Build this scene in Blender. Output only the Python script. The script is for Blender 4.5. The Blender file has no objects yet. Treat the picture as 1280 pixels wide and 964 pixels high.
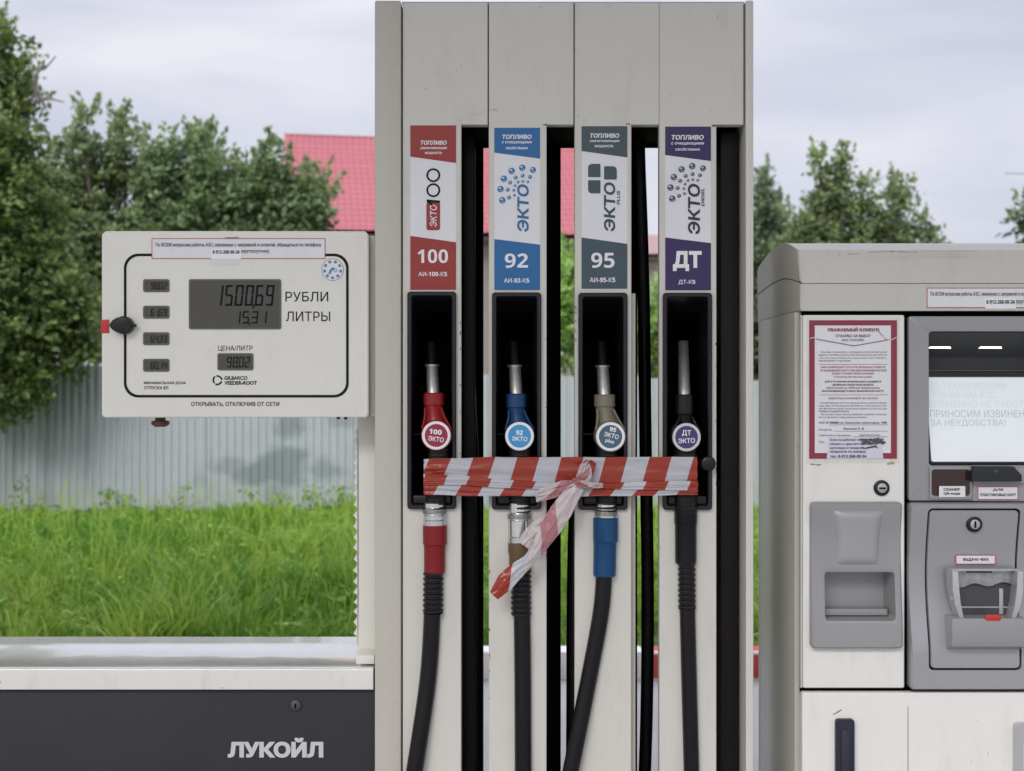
import bpy, bmesh, math, random
import numpy as np
from mathutils import Vector, Matrix, noise
from mathutils.geometry import delaunay_2d_cdt
sc = bpy.context.scene
COL = sc.collection
R = math.radians

# ------------------------------------------------------------------ camera
F = 1600.0          # focal length in photo pixels (1280 wide)
D = 2.9             # distance of the front plane of the pump
S = D / F
CAMZ = 1.6
cam = bpy.data.cameras.new("camera"); camo = bpy.data.objects.new("camera", cam); COL.objects.link(camo)
cam.sensor_width = 36; cam.lens = 36 * F / 1280
cam.clip_start = 0.05; cam.clip_end = 3000
camo.location = (0, 0, CAMZ); camo.rotation_euler = (R(90), 0, 0)
cam.dof.use_dof = True; cam.dof.focus_distance = 2.95; cam.dof.aperture_fstop = 4.6
sc.camera = camo
# ------------------------------------------------------------------ world: overcast
w = bpy.data.worlds.new("World"); sc.world = w; w.use_nodes = True
nt = w.node_tree; nt.nodes.clear(); N = nt.nodes.new; L = nt.links.new
SUN_EL, SUN_AZ = 38, 205      # azimuth from +Y clockwise
out = N("ShaderNodeOutputWorld"); bg = N("ShaderNodeBackground"); L(bg.outputs[0], out.inputs[0])
bg.inputs[1].default_value = 0.1
sky = N("ShaderNodeTexSky"); sky.sky_type = 'NISHITA'; sky.sun_disc = False
sky.sun_elevation = R(SUN_EL); sky.sun_rotation = R(SUN_AZ); sky.dust_density = 4
tc = N("ShaderNodeTexCoord"); mp = N("ShaderNodeMapping"); L(tc.outputs['Generated'], mp.inputs[0])
mp.inputs['Scale'].default_value = (1.6, 1.6, 5.5); mp.inputs['Rotation'].default_value = (0.0, 0.12, 0.5)
nz = N("ShaderNodeTexNoise"); L(mp.outputs[0], nz.inputs[0]); nz.inputs['Scale'].default_value = 1.7
nz.inputs['Detail'].default_value = 4; nz.inputs['Roughness'].default_value = 0.5; nz.inputs['Distortion'].default_value = 0.35
rp = N("ShaderNodeValToRGB"); L(nz.outputs[0], rp.inputs[0])
rp.color_ramp.elements[0].position = 0.32; rp.color_ramp.elements[0].color = (0.535, 0.552, 0.685, 1)
rp.color_ramp.elements[1].position = 0.70; rp.color_ramp.elements[1].color = (0.83, 0.83, 0.885, 1)
sx = N("ShaderNodeSeparateXYZ"); L(tc.outputs['Generated'], sx.inputs[0])
mr = N("ShaderNodeMapRange"); L(sx.outputs['Z'], mr.inputs[0])
mr.inputs[1].default_value = 0.27; mr.inputs[2].default_value = 0.75; mr.inputs[3].default_value = 5.6; mr.inputs[4].default_value = 19.0
vm = N("ShaderNodeVectorMath"); vm.operation = 'SCALE'; L(rp.outputs[0], vm.inputs[0]); L(mr.outputs[0], vm.inputs['Scale'])
mx = N("ShaderNodeMixRGB"); mx.inputs[0].default_value = 0.93; L(sky.outputs[0], mx.inputs[1]); L(vm.outputs[0], mx.inputs[2])
L(mx.outputs[0], bg.inputs[0])
# ------------------------------------------------------------------ sun (soft, behind the cloud)
sl = bpy.data.lights.new("sun", 'SUN'); so = bpy.data.objects.new("sun", sl); COL.objects.link(so)
sl.energy = 1.1; sl.angle = R(28); sl.color = (1, 0.96, 0.9)
a, e = R(SUN_AZ), R(SUN_EL)
sdir = Vector((math.sin(a) * math.cos(e), math.cos(a) * math.cos(e), math.sin(e)))
so.rotation_euler = sdir.to_track_quat('Z', 'Y').to_euler(); so.location = (-3, -4, 8)
vs = sc.view_settings
vs.view_transform = 'Standard'; vs.look = 'None'; vs.gamma = 1; vs.use_curve_mapping = False; vs.exposure = 0.9

# ------------------------------------------------------------------ helpers
def X(p): return (p - 640) * S
def Z(p): return CAMZ + (482 - p) * S
def at(px, py, Y): return Vector(((px - 640) / F * Y, Y, CAMZ + (482 - py) / F * Y))

MATS = {}
def lin(c):
    return tuple((v / 255 / 12.92) if v / 255 <= 0.04045 else ((v / 255 + 0.055) / 1.055) ** 2.4 for v in c)
def mat(name, col, rough=0.5, metal=0.0, var=0.06, scale=6.0, bump=0.0, bscale=300.0, spec=0.5, emit=0.0, dirt=0.0, srgb=False, trans=0.0, coat=0.0):
    if name in MATS: return MATS[name]
    if srgb: col = lin(col)
    m = bpy.data.materials.new(name); m.use_nodes = True; t = m.node_tree; b = t.nodes["Principled BSDF"]
    n = t.nodes.new; l = t.links.new
    b.inputs['Roughness'].default_value = rough; b.inputs['Metallic'].default_value = metal
    b.inputs['Specular IOR Level'].default_value = spec; b.inputs['Coat Weight'].default_value = coat
    tcn = n("ShaderNodeTexCoord")
    nz = n("ShaderNodeTexNoise"); nz.inputs['Scale'].default_value = scale; nz.inputs['Detail'].default_value = 5; nz.inputs['Roughness'].default_value = 0.6
    l(tcn.outputs['Object'], nz.inputs[0])
    mix = n("ShaderNodeMixRGB")
    mix.inputs[1].default_value = (*[c * (1 - var) for c in col], 1); mix.inputs[2].default_value = (*[min(1, c * (1 + var)) for c in col], 1)
    l(nz.outputs[0], mix.inputs[0]); last = mix.outputs[0]
    if dirt > 0:   # stains and grime streaks with shapes of their own
        mpn = n("ShaderNodeMapping"); mpn.inputs['Scale'].default_value = (9, 9, 2.2); l(tcn.outputs['Object'], mpn.inputs[0])
        n2 = n("ShaderNodeTexNoise"); n2.inputs['Scale'].default_value = 2.4; n2.inputs['Detail'].default_value = 8; n2.inputs['Roughness'].default_value = 0.68
        l(mpn.outputs[0], n2.inputs[0])
        r2 = n("ShaderNodeValToRGB"); r2.color_ramp.elements[0].position = 0.52; r2.color_ramp.elements[0].color = (0, 0, 0, 1)
        r2.color_ramp.elements[1].position = 0.82; r2.color_ramp.elements[1].color = (dirt, dirt, dirt, 1); l(n2.outputs[0], r2.inputs[0])
        # sparse specks and chips
        n3 = n("ShaderNodeTexNoise"); n3.inputs['Scale'].default_value = 55; n3.inputs['Detail'].default_value = 2; l(tcn.outputs['Object'], n3.inputs[0])
        r3 = n("ShaderNodeValToRGB"); r3.color_ramp.elements[0].position = 0.735; r3.color_ramp.elements[0].color = (0, 0, 0, 1)
        r3.color_ramp.elements[1].position = 0.77; r3.color_ramp.elements[1].color = (dirt * 1.5,) * 3 + (1,); l(n3.outputs[0], r3.inputs[0])
        ad = n("ShaderNodeMixRGB"); ad.blend_type = 'ADD'; ad.inputs[0].default_value = 1; l(r2.outputs[0], ad.inputs[1]); l(r3.outputs[0], ad.inputs[2])
        m2 = n("ShaderNodeMixRGB"); l(ad.outputs[0], m2.inputs[0]); l(last, m2.inputs[1])
        m2.inputs[2].default_value = (col[0] * 0.42, col[1] * 0.38, col[2] * 0.33, 1); last = m2.outputs[0]
        rr = n("ShaderNodeMapRange"); l(nz.outputs[0], rr.inputs[0]); rr.inputs[3].default_value = rough - 0.08; rr.inputs[4].default_value = rough + 0.12
        l(rr.outputs[0], b.inputs['Roughness'])
    l(last, b.inputs['Base Color'])
    if bump > 0:
        n4 = n("ShaderNodeTexNoise"); n4.inputs['Scale'].default_value = bscale; n4.inputs['Detail'].default_value = 3; l(tcn.outputs['Object'], n4.inputs[0])
        bp = n("ShaderNodeBump"); bp.inputs['Strength'].default_value = bump; bp.inputs['Distance'].default_value = 0.002
        l(n4.outputs[0], bp.inputs['Height']); l(bp.outputs[0], b.inputs['Normal'])
    if emit > 0:
        b.inputs['Emission Strength'].default_value = emit; b.inputs['Emission Color'].default_value = (*col, 1)
    if trans > 0:
        tr = n("ShaderNodeBsdfTranslucent"); l(last, tr.inputs[0]); ms = n("ShaderNodeMixShader"); ms.inputs[0].default_value = trans
        l(b.outputs[0], ms.inputs[1]); l(tr.outputs[0], ms.inputs[2]); l(ms.outputs[0], t.nodes["Material Output"].inputs[0])
    MATS[name] = m; return m

def thing(name, label, cat, loc, group=None):
    o = bpy.data.objects.new(name, None); COL.objects.link(o); o.location = loc; o.empty_display_size = 0.1
    o['label'] = label; o['category'] = cat
    if group: o['group'] = group
    return o
def root_loc(o):
    v = Vector((0, 0, 0))
    while o is not None: v += o.location; o = o.parent
    return v
def link(name, me, parent=None, mats=(), label=None, kind=None, angle=35):
    for m in (mats if isinstance(mats, (list, tuple)) else [mats]): me.materials.append(m)
    o = bpy.data.objects.new(name, me); COL.objects.link(o)
    if parent is not None: o.parent = parent
    if label: o['label'] = label
    if kind: o['kind'] = kind
    return o
def obj(name, bm, mats, parent=None, label=None, kind=None, smooth=True, angle=35, normals=True):
    if normals: bmesh.ops.recalc_face_normals(bm, faces=bm.faces[:])
    if parent is not None: bmesh.ops.translate(bm, verts=bm.verts[:], vec=-root_loc(parent))
    me = bpy.data.meshes.new(name); bm.to_mesh(me); bm.free()
    if smooth:
        for p in me.polygons: p.use_smooth = True
        me.set_sharp_from_angle(angle=R(angle))
    return link(name, me, parent, mats, label, kind)
def tag(o, label, cat, group=None):
    o['label'] = label; o['category'] = cat
    if group: o['group'] = group
    return o
def BM(): return bmesh.new()

def box(bm, x0, x1, y0, y1, z0, z1, bev=0.0, seg=2, mi=0):
    vs_ = [bm.verts.new((x, y, z)) for x in (x0, x1) for y in (y0, y1) for z in (z0, z1)]
    q = [(0, 1, 3, 2), (4, 6, 7, 5), (0, 4, 5, 1), (2, 3, 7, 6), (0, 2, 6, 4), (1, 5, 7, 3)]
    fs = [bm.faces.new([vs_[i] for i in f]) for f in q]
    for f in fs: f.material_index = mi
    if bev > 0:
        es = list({e for f in fs for e in f.edges})
        bmesh.ops.bevel(bm, geom=es, offset=bev, segments=seg, profile=0.6, affect='EDGES')
def pbox(bm, px0, px1, py0, py1, Y0, Y1, bev=0.0, **k):
    box(bm, X(min(px0, px1)), X(max(px0, px1)), Y0, Y1, Z(max(py0, py1)), Z(min(py0, py1)), bev, **k)
def prism(bm, pts, Y0, Y1, bev=0.0, seg=2):
    "pts: list of (x,z) in world units; extruded from Y0 (front) to Y1"
    f0 = [bm.verts.new((x, Y0, z)) for x, z in pts]; f1 = [bm.verts.new((x, Y1, z)) for x, z in pts]
    n = len(pts); front = bm.faces.new(f0); bm.faces.new(f1[::-1])
    for i in range(n): bm.faces.new((f0[i], f1[i], f1[(i + 1) % n], f0[(i + 1) % n]))
    if bev > 0: bmesh.ops.bevel(bm, geom=list(front.edges), offset=bev, segments=seg, profile=0.6, affect='EDGES')
def prism_hole(bm, outer, hole, Y0, Y1, bev=0.0015):
    "plate with one opening, softened outer edge; outer is counter-clockwise or clockwise (x,z)"
    a = 0.5 * sum(p[0] * q[1] - q[0] * p[1] for p, q in zip(outer, outer[1:] + outer[:1]))
    if a < 0: outer = outer[::-1]
    n = len(outer); ins = []
    for i in range(n):
        p0, p, p1 = (Vector(outer[j % n]) for j in (i - 1, i, i + 1)); d0, d1 = (p - p0).normalized(), (p1 - p).normalized()
        na, nb = Vector((-d0.y, d0.x)), Vector((-d1.y, d1.x)); ins.append(p + (na + nb) * (bev / max(.3, 1 + na.dot(nb))))
    pts = [Vector(p) for p in ins] + [Vector(p) for p in hole]; m = len(hole)
    vo, eo, fo, *_r = delaunay_2d_cdt(pts, [(i, (i + 1) % n) for i in range(n)] + [(n + i, n + (i + 1) % m) for i in range(m)], [], 0, 1e-9)
    def inside(c, poly):
        r = False
        for p, q in zip(poly, poly[1:] + poly[:1]):
            if (p[1] > c[1]) != (q[1] > c[1]) and c[0] < (q[0] - p[0]) * (c[1] - p[1]) / (q[1] - p[1]) + p[0]: r = not r
        return r
    vv = [bm.verts.new((p[0], Y0, p[1])) for p in vo]; il = [tuple(p) for p in ins]; hl = [tuple(p) for p in hole]
    for f in fo:
        c = (sum(vo[i][0] for i in f) / len(f), sum(vo[i][1] for i in f) / len(f))
        if inside(c, il) and not inside(c, hl): bm.faces.new([vv[i] for i in f])
    loft(bm, [[(p[0], Y0, p[1]) for p in ins], [(p[0], Y0 + bev, p[1]) for p in outer], [(p[0], Y1, p[1]) for p in outer]], cap_end=False)
    loft(bm, [[(p[0], Y0, p[1]) for p in hole], [(p[0], Y1, p[1]) for p in hole]], cap_end=False)
    bmesh.ops.remove_doubles(bm, verts=bm.verts[:], dist=1e-6)
def xprism(bm, prof, x0, x1, bev=0.0):
    "side profile (y,z) run along x"
    a_ = [bm.verts.new((x0, y, z)) for y, z in prof]; b_ = [bm.verts.new((x1, y, z)) for y, z in prof]; n = len(prof)
    fa = bm.faces.new(a_); fb = bm.faces.new(b_[::-1])
    for i in range(n): bm.faces.new((a_[i], b_[i], b_[(i + 1) % n], a_[(i + 1) % n]))
    if bev: bmesh.ops.bevel(bm, geom=list(fa.edges) + list(fb.edges), offset=bev, segments=3, profile=.6, affect='EDGES')
def P(pts): return [(X(a), Z(b)) for a, b in pts]
def sheet(bm, pts, Y, mi=0):
    f = bm.faces.new([bm.verts.new((x, Y, z)) for x, z in pts]); f.material_index = mi; return f
def rr(px0, py0, px1, py1, r, n=5, sub=1):
    "rounded rectangle as list of (x,z), world, from pixel box; sub = points per straight side"
    x0, x1, z0, z1 = X(px0), X(px1), Z(py1), Z(py0); r = r * S
    c = [(x0 + r, z0 + r, 180), (x1 - r, z0 + r, 270), (x1 - r, z1 - r, 0), (x0 + r, z1 - r, 90)]
    p = []
    for i, (cx, cz, a0) in enumerate(c):
        for k in range(n + 1):
            a_ = R(a0 + 90 * k / n); p.append((cx + r * math.cos(a_), cz + r * math.sin(a_)))
        if sub > 1:
            nx = c[(i + 1) % 4]; a1 = R(nx[2]); q = (nx[0] + r * math.cos(a1), nx[1] + r * math.sin(a1)); s0 = p[-1]
            for k in range(1, sub): p.append((s0[0] + (q[0] - s0[0]) * k / sub, s0[1] + (q[1] - s0[1]) * k / sub))
    return p
def loft(bm, rings, cap_end=True, cap_start=False, closed=True):
    "rings: list of lists of 3D points, same count"
    vr = [[bm.verts.new(p) for p in r] for r in rings]; n = len(vr[0])
    for a_, b_ in zip(vr, vr[1:]):
        for i in range(n if closed else n - 1): bm.faces.new((a_[i], a_[(i + 1) % n], b_[(i + 1) % n], b_[i]))
    if cap_end: bm.faces.new(vr[-1])
    if cap_start: bm.faces.new(vr[0][::-1])
def ring(pts, Y): return [(x, Y(z) if callable(Y) else Y, z) for x, z in pts]
def frame(bm, outer, inner, Y0, Y1):
    "flat ring with a hole, with thickness"
    loft(bm, [ring(outer, Y1), ring(outer, Y0), ring(inner, Y0), ring(inner, Y1)], cap_end=False)
def disc(bm, px, py, r, Y0, Y1, n=28, r0=None, bev=0.0):
    r0 = r if r0 is None else r0
    c = lambda rad, Y: [(X(px) + rad * S * math.cos(2 * math.pi * i / n), Y, Z(py) + rad * S * math.sin(2 * math.pi * i / n)) for i in range(n)]
    if bev: loft(bm, [c(r, Y1), c(r, Y0 + bev * S), c(r - bev * 0.35, Y0 + bev * 0.3 * S), c(r - bev, Y0)], cap_start=True)
    else: loft(bm, [c(r, Y1), c(r0, Y0)], cap_start=True)
def annulus(bm, px, py, ro, ri, Y, n=32, squash=1.0):
    f = lambda rad: [(X(px) + rad * S * math.cos(2 * math.pi * i / n), Y, Z(py) + squash * rad * S * math.sin(2 * math.pi * i / n)) for i in range(n)]
    loft(bm, [f(ro), f(ri)], cap_end=False)
def smooth_path(pts, k=6):
    pts = [Vector(p) for p in pts]; o_ = []
    for i in range(len(pts) - 1):
        p0, p1, p2, p3 = pts[max(i - 1, 0)], pts[i], pts[i + 1], pts[min(i + 2, len(pts) - 1)]
        for j in range(k):
            t = j / k
            o_.append(0.5 * ((2 * p1) + (p2 - p0) * t + (2 * p0 - 5 * p1 + 4 * p2 - p3) * t * t + (3 * p1 - p0 - 3 * p2 + p3) * t ** 3))
    o_.append(pts[-1]); return o_
def tube(bm, pts, rad, n=12, k=6, cap=True):
    pts = smooth_path(pts, k) if k > 1 else [Vector(p) for p in pts]
    m = len(pts); rs = rad if isinstance(rad, (list, tuple)) else [rad] * m
    if len(rs) != m: rs = [rs[min(int(i / (m - 1) * (len(rs) - 1)), len(rs) - 2)] * (1 - (i / (m - 1) * (len(rs) - 1)) % 1) + rs[min(int(i / (m - 1) * (len(rs) - 1)) + 1, len(rs) - 1)] * ((i / (m - 1) * (len(rs) - 1)) % 1) if i < m - 1 else rs[-1] for i in range(m)]
    up = None; rings = []
    for i, p in enumerate(pts):
        t = (pts[min(i + 1, m - 1)] - pts[max(i - 1, 0)]).normalized()
        if up is None: up = t.orthogonal().normalized()
        up = (up - t * up.dot(t)).normalized(); s = t.cross(up)
        rings.append([tuple(p + (up * math.cos(2 * math.pi * j / n) + s * math.sin(2 * math.pi * j / n)) * rs[i]) for j in range(n)])
    loft(bm, rings, cap_end=cap, cap_start=cap)
def vlathe(bm, secs, n=20, cap=True):
    "stack of ellipses: (z_px, x_px, half_width_px, Ycentre, half_depth_m or None)"
    rings = []
    for s in secs:
        py, px, hw, Yc = s[:4]; hd = s[4] if len(s) > 4 and s[4] else hw * S
        rings.append([(X(px) + hw * S * math.cos(2 * math.pi * j / n), Yc + hd * math.sin(2 * math.pi * j / n), Z(py)) for j in range(n)])
    loft(bm, rings, cap_end=cap, cap_start=cap)

_tc = {}
FIG = {48 + d: 0x1D7EC + d for d in range(10)}     # sans bold figures of the same font stack
def contours(s):
    "outlines of a string set in Blender's own font, sampled as closed polygons"
    c = bpy.data.curves.new("t", 'FONT'); c.body = s.translate(FIG); o = bpy.data.objects.new("t", c); COL.objects.link(o)
    dg = bpy.context.evaluated_depsgraph_get(); dg.update(); cu = o.to_curve(dg); out = []
    for sp in cu.splines:
        bp = sp.bezier_points; n = len(bp); poly = []
        for i in range(n):
            a, b = bp[i], bp[(i + 1) % n]; p0, p1, p2, p3 = (np.array(q[:2]) for q in (a.co, a.handle_right, b.handle_left, b.co))
            ch = np.linalg.norm(p3 - p0); dev = np.linalg.norm(p1 - (p0 * 2 + p3) / 3) + np.linalg.norm(p2 - (p0 + 2 * p3) / 3)
            k = 1 if dev < 0.004 else 5
            for j in range(k):
                t = j / k; poly.append(p0 * (1 - t) ** 3 + 3 * p1 * t * (1 - t) ** 2 + 3 * p2 * t * t * (1 - t) + p3 * t ** 3)
        q = [poly[0]]
        for p in poly[1:]:
            if np.linalg.norm(p - q[-1]) > 1e-4: q.append(p)
        if np.linalg.norm(q[0] - q[-1]) < 1e-4: q.pop()
        if len(q) > 2: out.append(np.array(q))
    o.to_curve_clear(); bpy.data.objects.remove(o); bpy.data.curves.remove(c); return out
def area(p): x, y = p[:, 0], p[:, 1]; return 0.5 * np.sum(x * np.roll(y, -1) - np.roll(x, -1) * y)
def fatten(p, d, sgn):
    a = p - np.roll(p, 1, 0); b = np.roll(p, -1, 0) - p; a /= np.linalg.norm(a, axis=1)[:, None]; b /= np.linalg.norm(b, axis=1)[:, None]
    na = np.stack([a[:, 1], -a[:, 0]], 1) * sgn; nb = np.stack([b[:, 1], -b[:, 0]], 1) * sgn
    m = na + nb; l2 = np.maximum((m * m).sum(1), 0.35); return p + m * (2 * d / l2)[:, None]
def glyphs(s, bold):
    key = (s, bold)
    if key in _tc: return _tc[key]
    cs = contours(s)
    # group contours that overlap in x so each character is filled on its own
    cs.sort(key=lambda q: q[:, 0].min()); groups = []
    for q in cs:
        if groups and q[:, 0].min() < groups[-1][1]: groups[-1][0].append(q); groups[-1][1] = max(groups[-1][1], q[:, 0].max())
        else: groups.append([[q], q[:, 0].max()])
    V, Fc = [], []
    for g, _ in groups:
        pts, ed = [], []; sgn = 1 if area(max(g, key=lambda q: abs(area(q)))) > 0 else -1
        if bold: g = [fatten(q, bold, sgn) for q in g]
        for q in g:
            b0 = len(pts); pts += [Vector(p) for p in q]; ed += [(b0 + i, b0 + (i + 1) % len(q)) for i in range(len(q))]
        vo, eo, fo, *_r = delaunay_2d_cdt(pts, ed, [], 0, 1e-6)
        vo = np.array([v[:] for v in vo]); base = len(V); used = False
        for f in fo:
            c = vo[list(f)].mean(0); wn = 0
            for q in g:
                y0 = q[:, 1]; y1 = np.roll(y0, -1); x0 = q[:, 0]; x1 = np.roll(x0, -1)
                side = (x1 - x0) * (c[1] - y0) - (c[0] - x0) * (y1 - y0)
                wn += np.sum((y0 <= c[1]) & (y1 > c[1]) & (side > 0)) - np.sum((y0 > c[1]) & (y1 <= c[1]) & (side < 0))
            if wn * sgn > 0: Fc.append(tuple(base + i for i in f))
        V += [tuple(v) for v in vo]
    V = np.array(V); used = np.unique(np.array([i for f in Fc for i in f])); mn, mx_ = V[used].min(0), V[used].max(0)
    rem = -np.ones(len(V), int); rem[used] = np.arange(len(used))
    _tc[key] = ((V[used] - mn) / (mx_ - mn), [tuple(rem[i] for i in f) for f in Fc]); return _tc[key]
def text(bm, s, x0, x1, yt, yb, Y, bold=0.0, rot=0, it=0.0, mi=0, tilt=0.0):
    "text fitted to a pixel box; rot=90 reads bottom to top; it = italic shear; Y may be a function of z; tilt in degrees about the box centre"
    v, f = glyphs(s, bold)
    vs_ = []
    for u, t in v:
        if rot: px = x1 - t * (x1 - x0); py = yb + u * (yt - yb) - it * t * (x1 - x0)
        else: px = x0 + u * (x1 - x0 - it * (yb - yt)) + it * t * (yb - yt); py = yb - t * (yb - yt)
        if tilt:
            cx, cy = (x0 + x1) / 2, (yt + yb) / 2; a_ = R(tilt); dx, dy = px - cx, py - cy
            px, py = cx + dx * math.cos(a_) - dy * math.sin(a_), cy + dx * math.sin(a_) + dy * math.cos(a_)
        z = Z(py); vs_.append(bm.verts.new((X(px), Y(z) if callable(Y) else Y, z)))
    for q in f:
        try: bm.faces.new([vs_[i] for i in q]).material_index = mi
        except ValueError: pass
SEG = {'0': 'abcdef', '1': 'bc', '2': 'abged', '3': 'abgcd', '4': 'fgbc', '5': 'afgcd', '6': 'afgedc', '7': 'abc', '8': 'abcdefg', '9': 'abcdfg'}
def digits(bm, s, x0, x1, yt, yb, Y, th=0.13, slant=0.1, mi=0):
    "seven segment figures, a comma hangs under the figure before it"
    figs = [c for c in s if c != ',']; n = len(figs); wd = (x1 - x0 - slant * (yb - yt)) / n; h = yb - yt; k = -1
    def quad(px0, py0, px1, py1):
        sh = lambda px, py: (X(px + slant * (yb - py)), Z(py))
        sheet(bm, [sh(px0, py0), sh(px1, py0), sh(px1, py1), sh(px0, py1)][::-1], Y, mi)
    for c in s:
        t = th * h
        if c == ',':
            xx = x0 + (k + 1) * wd - 0.08 * wd; quad(xx, yb - t * 0.7, xx + t * .9, yb + t * 1.2); continue
        k += 1; l = x0 + k * wd + wd * 0.1; r = x0 + (k + 1) * wd - wd * 0.1; m = (yt + yb) / 2; g = t * 0.12
        for q in SEG[c]:
            if q == 'a': quad(l + t * .6, yt, r - t * .6, yt + t)
            if q == 'd': quad(l + t * .6, yb - t, r - t * .6, yb)
            if q == 'g': quad(l + t * .6, m - t / 2, r - t * .6, m + t / 2)
            if q == 'f': quad(l, yt + g, l + t, m - g)
            if q == 'b': quad(r - t, yt + g, r, m - g)
            if q == 'e': quad(l, m + g, l + t, yb - g)
            if q == 'c': quad(r - t, m + g, r, yb - g)

rng = np.random.default_rng(7)
def quads_mesh(name, V, Fidx, attr=None):
    "V (n,3), Fidx (m,4)"
    me = bpy.data.meshes.new(name); n, m = len(V), len(Fidx)
    me.vertices.add(n); me.vertices.foreach_set("co", np.ascontiguousarray(V, dtype=np.float32).ravel())
    me.loops.add(m * 4); me.loops.foreach_set("vertex_index", np.ascontiguousarray(Fidx, dtype=np.int32).ravel())
    me.polygons.add(m); me.polygons.foreach_set("loop_start", np.arange(0, m * 4, 4, dtype=np.int32))
    me.update(calc_edges=True)
    if attr is not None:
        at_ = me.attributes.new("tint", 'FLOAT', 'POINT'); at_.data.foreach_set("value", np.ascontiguousarray(attr, dtype=np.float32))
    return me

# ------------------------------------------------------------------ materials
CREAM = mat("cream_enamel", (0.585, 0.570, 0.520), 0.38, var=0.045, scale=3, bump=0.05, bscale=700, dirt=0.2)
FRAMEC = mat("frame_enamel", (0.475, 0.455, 0.40), 0.42, var=0.03, scale=3, bump=0.05, bscale=700, dirt=0.10)
HEADC = mat("display_enamel", (0.70, 0.69, 0.63), 0.36, var=0.025, scale=4, bump=0.04, bscale=500, dirt=0.14)
WHITE = mat("white_enamel", (0.735, 0.725, 0.69), 0.35, var=0.03, scale=4, bump=0.04, bscale=500, dirt=0.2)
TERMC = mat("terminal_enamel", (0.525, 0.515, 0.47), 0.42, var=0.045, scale=3, bump=0.06, bscale=600, dirt=0.2)
LEDGEC = mat("ledge_enamel", (0.66, 0.66, 0.62), 0.22, var=0.04, scale=5, dirt=0.3, coat=1.0)
def ledge_grey_band(m):  # greyer, less coated band along the front of the ledge top
    t = m.node_tree; b = t.nodes["Principled BSDF"]; n = t.nodes.new; l = t.links.new
    src = b.inputs['Base Color'].links[0].from_socket; tcn = n("ShaderNodeTexCoord"); sp = n("ShaderNodeSeparateXYZ"); l(tcn.outputs['Object'], sp.inputs[0])
    mp_ = n("ShaderNodeMapping"); mp_.inputs['Scale'].default_value = (3.5, 14, 1); l(tcn.outputs['Object'], mp_.inputs[0])
    nz_ = n("ShaderNodeTexNoise"); nz_.inputs['Scale'].default_value = 1.6; nz_.inputs['Detail'].default_value = 5; l(mp_.outputs[0], nz_.inputs[0])
    q = n("ShaderNodeMath"); q.operation = 'MULTIPLY_ADD'; l(nz_.outputs[0], q.inputs[0]); q.inputs[1].default_value = .16; l(sp.outputs['Y'], q.inputs[2])
    x_ = n("ShaderNodeMapRange"); l(sp.outputs['X'], x_.inputs[0]); x_.inputs[1].default_value = -.62; x_.inputs[2].default_value = -.36; x_.inputs[3].default_value = 0; x_.inputs[4].default_value = .14
    q2 = n("ShaderNodeMath"); q2.operation = 'ADD'; l(q.outputs[0], q2.inputs[0]); l(x_.outputs[0], q2.inputs[1])
    r_ = n("ShaderNodeMapRange"); l(q2.outputs[0], r_.inputs[0]); r_.inputs[1].default_value = -.005; r_.inputs[2].default_value = .035; r_.inputs[3].default_value = .35; r_.inputs[4].default_value = 0
    g = n("ShaderNodeNewGeometry"); sg = n("ShaderNodeSeparateXYZ"); l(g.outputs['Normal'], sg.inputs[0]); k = n("ShaderNodeMath"); k.operation = 'MULTIPLY'; k.use_clamp = True; l(r_.outputs[0], k.inputs[0]); l(sg.outputs['Z'], k.inputs[1])
    m2 = n("ShaderNodeMixRGB"); l(k.outputs[0], m2.inputs[0]); l(src, m2.inputs[1]); m2.inputs[2].default_value = (.27, .27, .25, 1); l(m2.outputs[0], b.inputs['Base Color'])
    c_ = n("ShaderNodeMath"); c_.operation = 'SUBTRACT'; c_.inputs[0].default_value = 1; c_.use_clamp = True; l(k.outputs[0], c_.inputs[1]); l(c_.outputs[0], b.inputs['Coat Weight'])
ledge_grey_band(LEDGEC)
BLACK = mat("black_plastic", (0.008, 0.008, 0.009), 0.36, spec=.35, var=0.2, scale=20, bump=0.1, bscale=400)
BOOT = mat("boot_plastic", (0.009, 0.009, 0.013), 0.30, spec=0.4, var=0.2, scale=15, bump=0.06, bscale=300)
INNER = mat("inner_black", (0.0025, 0.0025, 0.0025), 0.7, spec=0.05, var=0.3, scale=10)
BROWNB = mat("inner_brown", (0.008, 0.006, 0.0055), 0.5, spec=0.2, var=0.25, scale=6)
RUBBER = mat("hose_rubber", (0.006, 0.006, 0.0075), 0.3, spec=0.28, var=0.2, scale=25, bump=0.15, bscale=250)
INK = mat("black_ink", (0.008, 0.008, 0.009), 0.6, var=0.05, spec=0.2)
INKG = mat("grey_ink", (0.16, 0.15, 0.15), 0.6, var=0.1)
PAPER = mat("white_paper", (0.70, 0.70, 0.73), 0.45, var=0.05, scale=14, dirt=0.12)
WINK = mat("white_print", (0.74, 0.74, 0.75), 0.45, var=0.03)
STEEL = mat("worn_steel", (0.46, 0.455, 0.44), 0.40, metal=0.8, var=0.25, scale=60, bump=0.25, bscale=180)
CHROME = mat("bright_steel", (0.66, 0.66, 0.66), 0.22, metal=1.0, var=0.15, scale=80)
SILVER = mat("silver_plastic", (0.36, 0.36, 0.375), 0.36, metal=0.35, var=0.04, scale=8, bump=0.1, bscale=900)
SILVERL = mat("light_silver", (0.50, 0.50, 0.52), 0.30, metal=0.45, var=0.05, scale=10, bump=0.08, bscale=900)
GREYP = mat("grey_plastic", (0.30, 0.30, 0.305), 0.42, metal=0.2, var=0.04, scale=8, bump=0.12, bscale=800, dirt=0.08)
LCD = mat("lcd_glass", (0.072, 0.068, 0.058), 0.25, var=0.12, scale=9, spec=0.4)
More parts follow.
